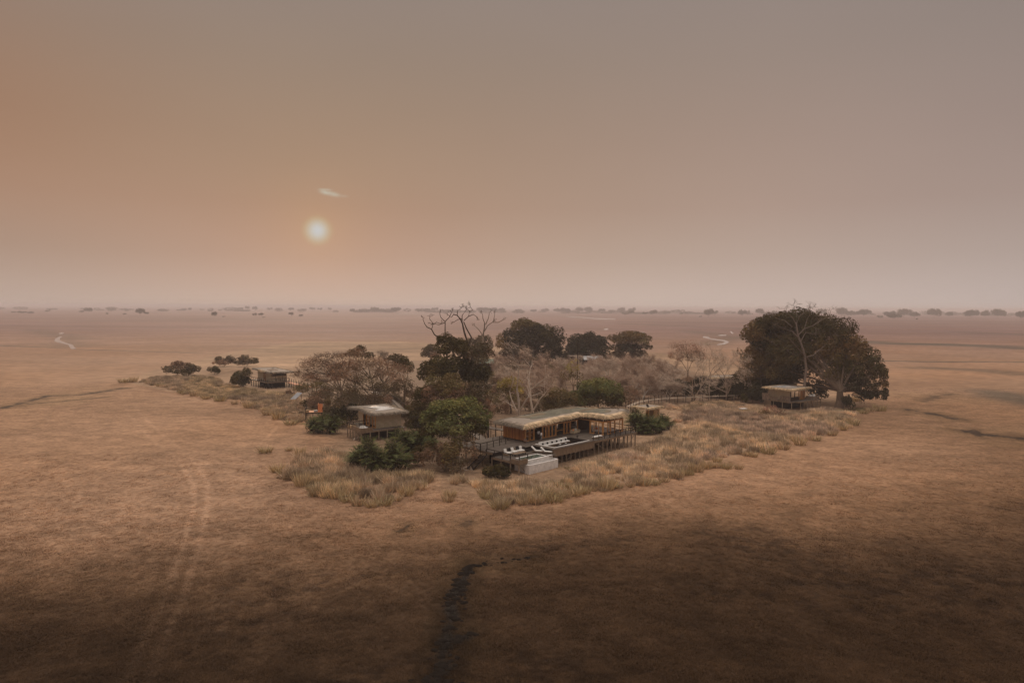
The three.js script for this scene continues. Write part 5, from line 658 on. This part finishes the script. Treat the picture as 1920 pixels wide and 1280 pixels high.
// ---------------------------------------------------------------- tall dry grass round the camp
function tuft(seed, n, h, spread, lean) { const r = mulberry(seed), g = new Geo(); for (let i = 0; i < n; i++) { const a = r() * 6.2832, d = Math.sqrt(r()) * spread, x = Math.cos(a) * d, z = Math.sin(a) * d, L = h * (0.55 + 0.6 * r()), k = lean * (0.3 + r()), w = 0.02 + 0.02 * r() + h * 0.014, b = r() * 6.28, v = 0.7 + 0.6 * r(), tipX = x + Math.cos(a + (r() - 0.5)) * k * L, tipZ = z + Math.sin(a + (r() - 0.5)) * k * L; g.tri([x - Math.cos(b) * w, -0.03, z - Math.sin(b) * w], [x + Math.cos(b) * w, -0.03, z + Math.sin(b) * w], [tipX, L, tipZ], [v, v * (0.96 + 0.06 * r()), v * (0.9 + 0.1 * r())]); } return g.build(); }
const grassAreas = [
  [[[518, 884], [556, 862], [610, 852], [650, 856], [672, 880], [720, 892], [770, 893], [800, 890], [806, 905], [770, 930], [735, 942], [690, 948], [640, 936], [590, 922], [556, 908], [530, 896]], 3.6, [0.64, 0.49, 0.315], 1.35],
  [[[832, 912], [862, 905], [900, 915], [935, 950], [985, 946], [1040, 932], [1100, 917], [1200, 910], [1262, 898], [1320, 877], [1345, 862], [1400, 852], [1530, 822], [1600, 795], [1612, 776], [1560, 772], [1480, 778], [1400, 766], [1330, 760], [1280, 768], [1262, 800], [1232, 825], [1190, 846], [1130, 862], [1075, 880], [1050, 892], [990, 905], [960, 912], [900, 902], [850, 900]], 3.3, [0.65, 0.50, 0.35], 1.25],
  [[[255, 716], [330, 735], [430, 752], [480, 768], [560, 790], [552, 770], [575, 752], [540, 738], [470, 732], [430, 722], [390, 706], [310, 706], [280, 708]], 2.4, [0.58, 0.45, 0.295], 1.0],
  [[[1180, 760], [1240, 757], [1330, 752], [1400, 757], [1440, 762], [1400, 768], [1330, 762], [1282, 770], [1240, 770]], 1.6, [0.58, 0.44, 0.30], 0.8],
  [[[1050, 892], [1130, 866], [1196, 848], [1262, 812], [1270, 790], [1290, 770], [1240, 812], [1180, 842], [1120, 858], [1060, 880]], 2.2, [0.56, 0.43, 0.27], 0.35],
  [[[860, 895], [900, 898], [955, 906], [1000, 900], [990, 908], [960, 916], [905, 906], [860, 904]], 3, [0.46, 0.34, 0.21], 0.35],
  [[[1560, 772], [1625, 764], [1640, 768], [1612, 776], [1575, 778]], 1.6, [0.36, 0.30, 0.17], 0.5],
  [[[480, 770], [560, 760], [590, 748], [640, 775], [570, 800]], 0.7, [0.46, 0.35, 0.22], 0.6],
];
{
  const V = [tuft(1, 26, 1.0, 0.42, 0.5), tuft(2, 26, 1.0, 0.5, 0.75), tuft(3, 30, 0.9, 0.34, 0.35)], at = V.map(() => []), r = mulberry(4242), tmp = new THREE.Object3D();
  for (const [px, dens, col, h] of grassAreas) {
    const pl = straight(px), b = new THREE.Box3().setFromPoints(pl).expandByScalar(2), area = (b.max.x - b.min.x) * (b.max.z - b.min.z);
    for (let i = 0, n = Math.round(area * dens * 0.44); i < n; i++) {        // clump by clump, each with a size and colour of its own
      const x = mix(b.min.x, b.max.x, r()), z = mix(b.min.z, b.max.z, r()); const sd = polyDist(x, z, [...pl, pl[0]]) * (inPoly(x, z, pl) ? 1 : -1) + (fbm(x * 0.22 + 77, z * 0.22, 3) - 0.54) * 6; if (sd < 0 || (sd < 1.5 && r() < 0.5)) continue;
      const cl = fbm(x * 0.12 + 8, z * 0.12, 3); if (cl < 0.40 && r() < 0.6) continue;
      const big = 0.45 + 1.0 * Math.pow(r(), 1.4), kind = r(), grey = smooth(0.42, 0.6, fbm(x * 0.07 + 50, z * 0.07 + 20, 2)) * 0.8 + (kind < 0.2 ? 0.5 : 0), ol = kind > 0.86 ? 0.75 : 1, v = (0.5 + 0.75 * r()) * ol * (0.72 + 0.56 * fbm(x * 0.2 + 5, z * 0.2 + 70, 2))* 1.18, R = 0.25 + 0.5 * big;
      for (let k = 0, m = Math.round(5 + 6 * big); k < m; k++) {
        const a = r() * 6.28, d = Math.sqrt(r()) * R, s = h * big * (0.65 + 0.45 * r()) * (1 - 0.25 * d / R), u = v * (0.85 + 0.3 * r());
        tmp.position.set(x + Math.cos(a) * d, 0, z + Math.sin(a) * d); tmp.rotation.set(Math.sin(a) * 0.35 * d / R, r() * 6.28, -Math.cos(a) * 0.35 * d / R); tmp.scale.set(s * 0.8 + 0.12, s, s * 0.8 + 0.12); tmp.updateMatrix();
        at[Math.floor(r() * 3)].push([tmp.matrix.clone(), [mix(col[0], col[0] * 0.86, Math.min(1, grey)) * u, mix(col[1], col[1] * 0.84, Math.min(1, grey)) * u, mix(col[2], col[2] * 0.94, Math.min(1, grey)) * u]]);
      }
    }
  }
  const root = new THREE.Group(); root.name = 'tall_grass'; scene.add(root); tag(root, 'tall tan bunch grass growing in a broad belt round the camp', 'grass', null, 'stuff');
  V.forEach((g, k) => { const im = new THREE.InstancedMesh(g, M.straw, at[k].length); im.name = 'grass_tufts'; im.userData.kind = 'stuff'; at[k].forEach(([m, c], i) => { im.setMatrixAt(i, m); im.setColorAt(i, new THREE.Color().setRGB(...c)); }); im.castShadow = im.receiveShadow = true; root.add(im); });
  console.log('tufts', at.map((a) => a.length).join(' '));
  // single tussocks that stand out along the edge of the belt
  const T = [tuft(11, 120, 1.25, 0.62, 0.55), tuft(12, 110, 1.05, 0.7, 0.7), tuft(13, 90, 0.9, 0.5, 0.6)].map((g, k) => { const c = g.attributes.color.array, q = [[0.56, 0.42, 0.25], [0.44, 0.345, 0.20], [0.50, 0.37, 0.235]][k]; for (let i = 0; i < c.length; i += 3) { c[i] *= q[0]; c[i + 1] *= q[1]; c[i + 2] *= q[2]; } return g; });
  const spots = [[844, 930], [938, 952], [978, 945], [1004, 942], [1038, 940], [1060, 932], [1078, 928], [912, 934], [905, 925], [920, 915], [1092, 924], [1112, 920], [1138, 917], [1156, 914], [1182, 912], [1206, 909], [1226, 908], [1246, 903], [1270, 896], [1290, 890], [1308, 884], [1325, 878], [1362, 878], [1386, 879], [1412, 856], [1440, 850], [1470, 842], [1500, 834], [1530, 826], [1560, 816], [1580, 806], [1600, 797], [1400, 854], [1345, 866], [530, 888], [548, 898], [566, 910], [585, 918], [606, 926], [628, 932], [650, 940], [672, 946], [696, 950], [720, 946], [742, 938], [762, 928], [785, 915], [800, 902], [522, 884], [497, 848], [541, 845], [562, 852], [340, 737], [362, 742], [386, 748], [412, 752], [440, 758], [466, 764], [300, 724], [276, 719], [250, 716], [232, 717], [500, 778], [520, 786], [545, 796], [840, 940], [1020, 930], [1055, 915], [1340, 876], [1300, 882], [1620, 775], [1632, 771], [1608, 752], [1650, 770]];
  const protos = []; spots.forEach(([x, y], i) => { const k = i % 3, p = P(x, y), far = y < 800 ? 1.25 : 1; let o; if (!protos[k]) { o = thing('grass_tussock', 'single bushy tussock of dry grass at the edge of the tall grass belt', 'grass tussock', p, r() * 6, 'tussocks along the edge of the grass belt'); mesh('blades', T[k], M.straw, o); protos[k] = o; } else o = copyThing(protos[k], p, r() * 6); const s = (0.95 + r() * 0.75) * far; o.scale.set(s * 1.15, s * (0.8 + 0.4 * r()), s * 1.15); });
  [[938, 952, 1.9], [844, 930, 1.2]].forEach(() => 0);
}
// short grass of the plain close to the drone, too fine and too much to count
{
  const V = [tuft(31, 16, 0.16, 0.34, 1.4), tuft(32, 14, 0.12, 0.4, 1.8)], at = [[], []], r = mulberry(515), tmp = new THREE.Object3D(), pl = island;
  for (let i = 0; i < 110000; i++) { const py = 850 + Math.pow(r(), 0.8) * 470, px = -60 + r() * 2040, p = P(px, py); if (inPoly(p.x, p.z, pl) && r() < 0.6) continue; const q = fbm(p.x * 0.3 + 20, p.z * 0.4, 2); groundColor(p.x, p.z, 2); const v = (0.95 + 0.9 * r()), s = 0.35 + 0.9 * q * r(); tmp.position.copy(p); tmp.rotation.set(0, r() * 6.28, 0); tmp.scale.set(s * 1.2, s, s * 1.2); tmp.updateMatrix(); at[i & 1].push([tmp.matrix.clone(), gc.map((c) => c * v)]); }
  const root = new THREE.Group(); root.name = 'short_grass'; scene.add(root); tag(root, 'short dry grass covering the open plain in front of the camp', 'grass', null, 'stuff');
  V.forEach((g, k) => { const im = new THREE.InstancedMesh(g, M.straw, at[k].length); im.name = 'grass_tufts'; im.userData.kind = 'stuff'; at[k].forEach(([m, c], i) => { im.setMatrixAt(i, m); im.setColorAt(i, new THREE.Color().setRGB(...c)); }); im.castShadow = im.receiveShadow = true; root.add(im); });
  // trampled black mud: clods along the drain in the foreground
  const cl = new THREE.IcosahedronGeometry(0.22, 1), pp = cl.attributes.position; for (let i = 0; i < pp.count; i++) { const k = 0.75 + 0.5 * noise3(pp.getX(i) * 6, pp.getY(i) * 6, pp.getZ(i) * 6); pp.setXYZ(i, pp.getX(i) * k, pp.getY(i) * k * 0.6, pp.getZ(i) * k); } cl.computeVertexNormals();
  const mats = [], path = straight([[800, 1330], [828, 1250], [838, 1200], [850, 1130], [868, 1085], [880, 1060]]), path2 = straight([[870, 1068], [905, 1058], [950, 1052], [1000, 1044]]), path3 = straight([[838, 1205], [868, 1200], [888, 1188]]), path4 = straight([[770, 1275], [830, 1282], [900, 1290]]);
  for (const [pa, n, w] of [[path, 520, 0.85], [path2, 36, 0.6], [path3, 60, 0.4], [path4, 70, 0.5]]) for (let i = 0; i < n; i++) { const t = r() * (pa.length - 1), k = Math.floor(t), q = pa[k].clone().lerp(pa[k + 1], t - k); const a = r() * 6.28, wv = 0.25 + 1.5 * Math.pow(vnoise(t * 6.5 + n, 3.3), 1.6), d = Math.sqrt(r()) * w * wv * (1.9 - 1.2 * t / pa.length); if (vnoise(t * 17, n) < 0.3) continue; tmp.position.set(q.x + Math.cos(a) * d, 0, q.z + Math.sin(a) * d); const s = 0.25 + Math.pow(r(), 2) * 1.6; tmp.scale.set(s * 1.3, s * 0.5, s); tmp.rotation.set(0, r() * 6, 0); tmp.updateMatrix(); mats.push(tmp.matrix.clone()); }
  const im = new THREE.InstancedMesh(cl, new THREE.MeshPhysicalMaterial({ color: S(30, 25, 21), roughness: 1, specularIntensity: 0.1 }), mats.length); im.name = numbered('mud_clods'); mats.forEach((m, i) => im.setMatrixAt(i, m)); im.castShadow = im.receiveShadow = true; tag(im, 'dark trampled mud clods along the ditch running to the bottom edge', 'mud', null, 'stuff'); scene.add(im);
}

// ---------------------------------------------------------------- small things and people
{
  // terrace on the left, orange sunlight painted into its boards and screens
  const p = P(592, 788), t = thing('sun_tinted_terrace', 'small raised terrace with orange sunlight painted on its screens beside the palm bush', 'terrace', p, 0.2);
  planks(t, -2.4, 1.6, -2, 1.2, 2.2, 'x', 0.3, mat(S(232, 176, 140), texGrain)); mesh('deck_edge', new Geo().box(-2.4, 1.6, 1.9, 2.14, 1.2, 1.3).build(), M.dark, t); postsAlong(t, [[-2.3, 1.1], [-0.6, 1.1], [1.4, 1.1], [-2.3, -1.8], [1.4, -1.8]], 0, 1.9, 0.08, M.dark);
  mesh('sun_tinted_screen', new Geo().box(0.6, 1.7, 2.2, 4.2, 0.9, 1.0).build(), M.orangeTone, t); mesh('sun_tinted_screen', new Geo().box(0.55, 0.62, 2.2, 4.2, -0.9, 0.88).build(), M.orangeTone, t); mesh('orange_seat', new Geo().box(-2.3, -1.6, 2.2, 2.75, 0.2, 1.15).build(), M.thatch, t); railing(t, [[-2.35, 1.2], [-2.35, -1.9], [1.5, -1.9]], 2.2, 1.0, 1.4); mesh('cushion', cushion(new Geo(), -0.4, 0.5, 2.21, 2.6, 0.2, 1.0).build(), M.steelBlue, t);
  // solar panel on legs in the grass
  const s = thing('solar_panel', 'slanted pale blue solar panel standing in the dry grass on the left', 'solar panel', P(555, 752), -0.5); const pn = mesh('panel', new Geo().box(-1.0, 1.0, -0.04, 0.04, -1.7, 1.7).build(), M.steelBlue, s); pn.position.y = 1.5; pn.rotation.x = 0.55; for (let k = 0; k < 3; k++) { const b = mesh('panel_divider', new Geo().box(-0.98, 0.98, 0.041, 0.06, -0.9 + k * 0.85, -0.84 + k * 0.85).build(), M.tin, pn); } for (const x of [-0.8, 0.8]) for (const [z, h] of [[-1.2, 2.05], [1.2, 0.85]]) mesh('leg', new Geo().box(x - 0.05, x + 0.05, 0, h, z - 0.05, z + 0.05).build(), M.rail, s);
  const e = thing('wooden_table', 'small white topped table standing alone in the grass left of the right chalet', 'table', P(1394, 774), 0.4); mesh('table_top', new Geo().box(-0.9, 0.9, 1.1, 1.25, -0.6, 0.6).build(), M.white, e); for (const x of [-0.75, 0.75]) for (const z of [-0.45, 0.45]) mesh('leg', new Geo().box(x - 0.06, x + 0.06, 0, 1.1, z - 0.06, z + 0.06).build(), M.post, e);
  const sw = thing('timber_rack', 'leaning dark timber rack standing on bare ground right of the fig', 'rack', P(1616, 757), 0.3); mesh('plank', new Geo().tube([[-0.9, 2.2, 0], [0.9, 0.9, 0]], [0.24, 0.24], 4).build(), M.rail, sw); for (const [x, h] of [[-0.8, 2.1], [0.8, 0.9], [-0.3, 1.7]]) mesh('leg', new Geo().bar([x, 0, 0.3], [x, h, 0], 0.06).build(), M.rail, sw);
  const mast = thing('mast', 'thin dark mast standing among the bare trees behind the lodge', 'mast', P(1082, 735)); mesh('pole', new Geo().tube([[0, 0, 0], [0.1, 16.5, 0]], [0.16, 0.1], 6).build(), M.rail, mast); mesh('crossbar', new Geo().bar([-0.6, 15.8, 0], [0.7, 15.9, 0], 0.06).build(), M.rail, mast);
  const lg = thing('fallen_log', 'pale fallen log on the ground below the left chalet terrace', 'log', P(671, 824), 0.5); mesh('log', new Geo().tube([[-1.0, 0.2, 0.4], [0, 0.3, 0], [1.2, 0.5, -0.3]], [0.24, 0.28, 0.2], 8, PAL.white).build(), M.bark, lg);
  // a person is one closed figure meshed from tapered bones; shirt, trousers and hair sit over it
  const cap = (p, a, b, ra, rb) => { const ab = b.clone().sub(a), t = Math.min(1, Math.max(0, p.clone().sub(a).dot(ab) / ab.lengthSq())); return p.distanceTo(a.clone().addScaledVector(ab, t)) - mix(ra, rb, t); };
  const v3 = (x, y, z) => new THREE.Vector3(x, y, z);
  const surface = (bones, lo, size, res, k, clip) => {
    const mc = new MarchingCubes(res, new THREE.MeshBasicMaterial(), false, false, 200000); mc.isolation = 0; const p = v3(0, 0, 0), h = size / 2;
    for (let z = 0; z < res; z++) for (let y = 0; y < res; y++) for (let x = 0; x < res; x++) { p.set(lo[0] + (x / res) * size, lo[1] + (y / res) * size, lo[2] + (z / res) * size); let d = 1e3; for (const b of bones) { if (p.distanceToSquared(b[4]) > b[5]) continue; const e = cap(p, b[0], b[1], b[2], b[3]), q = Math.max(k - Math.abs(d - e), 0) / k; d = Math.min(d, e) - q * q * k * 0.25; } if (clip) d = Math.max(d, clip(p)); mc.field[x + y * res + z * res * res] = -Math.min(d, 0.5); }
    mc.update(); const n = mc.count, g = new THREE.BufferGeometry(), a = mc.positionArray.slice(0, n * 3); for (let i = 0; i < n; i++) { a[i * 3] = lo[0] + (a[i * 3] + 1) * h; a[i * 3 + 1] = lo[1] + (a[i * 3 + 1] + 1) * h; a[i * 3 + 2] = lo[2] + (a[i * 3 + 2] + 1) * h; }
    g.setAttribute('position', new THREE.BufferAttribute(a, 3)); g.setAttribute('normal', new THREE.BufferAttribute(mc.normalArray.slice(0, n * 3).map((q) => q), 3)); g.setAttribute('uv', new THREE.BufferAttribute(new Float32Array(n * 2), 2)); const w = mergeVertices(g, 1e-5); w.deleteAttribute('normal'); w.computeVertexNormals(); return w;
  };
  const bone = (a, b, ra, rb) => { const A = v3(...a), B = v3(...b); return [A, B, ra, rb, A.clone().lerp(B, 0.5), Math.pow(A.distanceTo(B) / 2 + Math.max(ra, rb) + 0.3, 2)]; };
  function person(label, pos, turn, pose, colors) {
    const t = thing('person', label, 'person', pos, turn), J = pose;
    const torso = [bone([-0.09, 0.95, 0], [0.09, 0.95, 0], 0.125, 0.125), bone([0, 0.98, 0], [0, 1.2, 0.01], 0.13, 0.14), bone([0, 1.2, 0.01], [0, 1.36, 0], 0.14, 0.12), bone([-0.17, 1.4, 0], [0.17, 1.4, 0], 0.065, 0.065)];
    const legs = [-1, 1].flatMap((s) => { const k = s < 0 ? J.kneeL : J.kneeR, f = s < 0 ? J.footL : J.footR; return [bone([s * 0.095, 0.92, 0], k, 0.092, 0.062), bone(k, f, 0.058, 0.04)]; });
    const feet = [-1, 1].map((s) => { const f = s < 0 ? J.footL : J.footR; return bone([f[0], 0.045, f[2] - 0.03], [f[0] + s * 0.02, 0.035, f[2] + 0.15], 0.042, 0.03); });
    const arms = [-1, 1].flatMap((s) => { const e = s < 0 ? J.elbowL : J.elbowR, h = s < 0 ? J.handL : J.handR; return [bone([s * 0.19, 1.39, 0], e, 0.052, 0.042), bone(e, h, 0.04, 0.028)]; });
    const head = [bone([0, 1.42, 0], [0, 1.52, 0.01], 0.052, 0.05), bone([0, 1.6, 0.005], [0, 1.66, -0.005], 0.082, 0.088), bone([0, 1.555, 0.035], [0, 1.56, 0.04], 0.055, 0.05), bone([0, 1.6, 0.095], [0, 1.585, 0.105], 0.014, 0.018), bone([-0.088, 1.6, 0], [-0.09, 1.625, -0.01], 0.018, 0.018), bone([0.088, 1.6, 0], [0.09, 1.625, -0.01], 0.018, 0.018)];
    const skin = [surface([...torso, ...legs, ...feet, ...arms, ...head], [-0.95, -0.02, -0.95], 1.9, 96, 0.05)];
    for (const s of [-1, 1]) {                                 // palms and five fingers of their own lengths, slightly curled
      const e = s < 0 ? J.elbowL : J.elbowR, h = s < 0 ? J.handL : J.handR, d = v3(...h).sub(v3(...e)).normalize(), side = v3(0, 0, 1).cross(d).normalize(); if (side.lengthSq() < 0.1) side.set(1, 0, 0); const nrm = d.clone().cross(side), o = v3(...h), fb = [bone(o.toArray(), o.clone().addScaledVector(d, 0.085).toArray(), 0.03, 0.034)];
      [0.072, 0.082, 0.078, 0.062].forEach((L, i) => { const a = o.clone().addScaledVector(d, 0.085).addScaledVector(side, (i - 1.5) * 0.02), m = a.clone().addScaledVector(d, L * 0.55), q = m.clone().addScaledVector(d, L * 0.35).addScaledVector(nrm, L * 0.25 * s); fb.push(bone(a.toArray(), m.toArray(), 0.0095, 0.0088), bone(m.toArray(), q.toArray(), 0.0088, 0.008)); });
      const th = o.clone().addScaledVector(d, 0.03).addScaledVector(side, -0.032), tm = th.clone().addScaledVector(d, 0.035).addScaledVector(side, -0.03); fb.push(bone(th.toArray(), tm.toArray(), 0.012, 0.01), bone(tm.toArray(), tm.clone().addScaledVector(d, 0.03).toArray(), 0.01, 0.0085));
      skin.push(surface(fb, [o.x - 0.14 + d.x * 0.08, o.y - 0.14 + d.y * 0.08, o.z - 0.14 + d.z * 0.08], 0.28, 72, 0.008));
    }
    const plain = (c, rough = 0.85) => new THREE.MeshStandardMaterial({ color: c, roughness: rough });
    mesh('body', mergeGeometries(skin), plain(colors.skin, 0.6), t);
    const fat = (l, k) => l.map((b) => [b[0], b[1], b[2] + k, b[3] + k, b[4], b[5] + 0.1]);
    mesh('shirt', surface(fat([...torso, ...arms.filter((_, i) => i % 2 === 0)], 0.022), [-0.9, 0.3, -0.9], 1.8, 90, 0.05, (p) => Math.max(0.93 - p.y, p.y - 1.46)), plain(colors.shirt), t);
    mesh('trousers', surface(fat([torso[0], ...legs], 0.02), [-0.7, -0.1, -0.7], 1.4, 80, 0.04, (p) => Math.max(0.1 - p.y, p.y - 1.0)), plain(colors.trousers), t);
    mesh('hair', surface([bone([0, 1.64, -0.02], [0, 1.67, -0.012], 0.093, 0.092)], [-0.2, 1.45, -0.2], 0.4, 40, 0.01, (p) => 1.62 + Math.max(0, p.z) * 0.9 - p.y), plain(colors.hair, 0.95), t);
    return t;
  }
  person('person in a white shirt and grey trousers standing on the deck, nearer the pool', onLodge(3.4, D1 + 0.005, 1.1), Math.PI / 4 + 0.4, { kneeL: [-0.11, 0.5, 0.03], kneeR: [0.12, 0.5, 0.06], footL: [-0.12, 0.07, -0.04], footR: [0.13, 0.07, 0.05], elbowL: [-0.27, 1.12, 0.02], elbowR: [0.28, 1.13, 0.05], handL: [-0.22, 0.92, 0.16], handR: [0.2, 0.98, 0.22] }, { skin: S(92, 64, 48), shirt: S(236, 232, 228), trousers: S(150, 146, 146), hair: S(26, 22, 20) });
  person('person in a white shirt and dark trousers standing inside the open doorway', onLodge(4.15, D1 + 0.005, -0.3), Math.PI / 4 - 0.2, { kneeL: [-0.1, 0.5, 0.04], kneeR: [0.11, 0.5, 0.02], footL: [-0.11, 0.07, 0.04], footR: [0.12, 0.07, -0.05], elbowL: [-0.26, 1.13, -0.04], elbowR: [0.26, 1.12, 0.06], handL: [-0.28, 0.88, 0.03], handR: [0.12, 1.1, 0.25] }, { skin: S(88, 62, 46), shirt: S(228, 224, 222), trousers: S(78, 58, 54), hair: S(24, 20, 18) });
}
renderer.render(scene, camera);
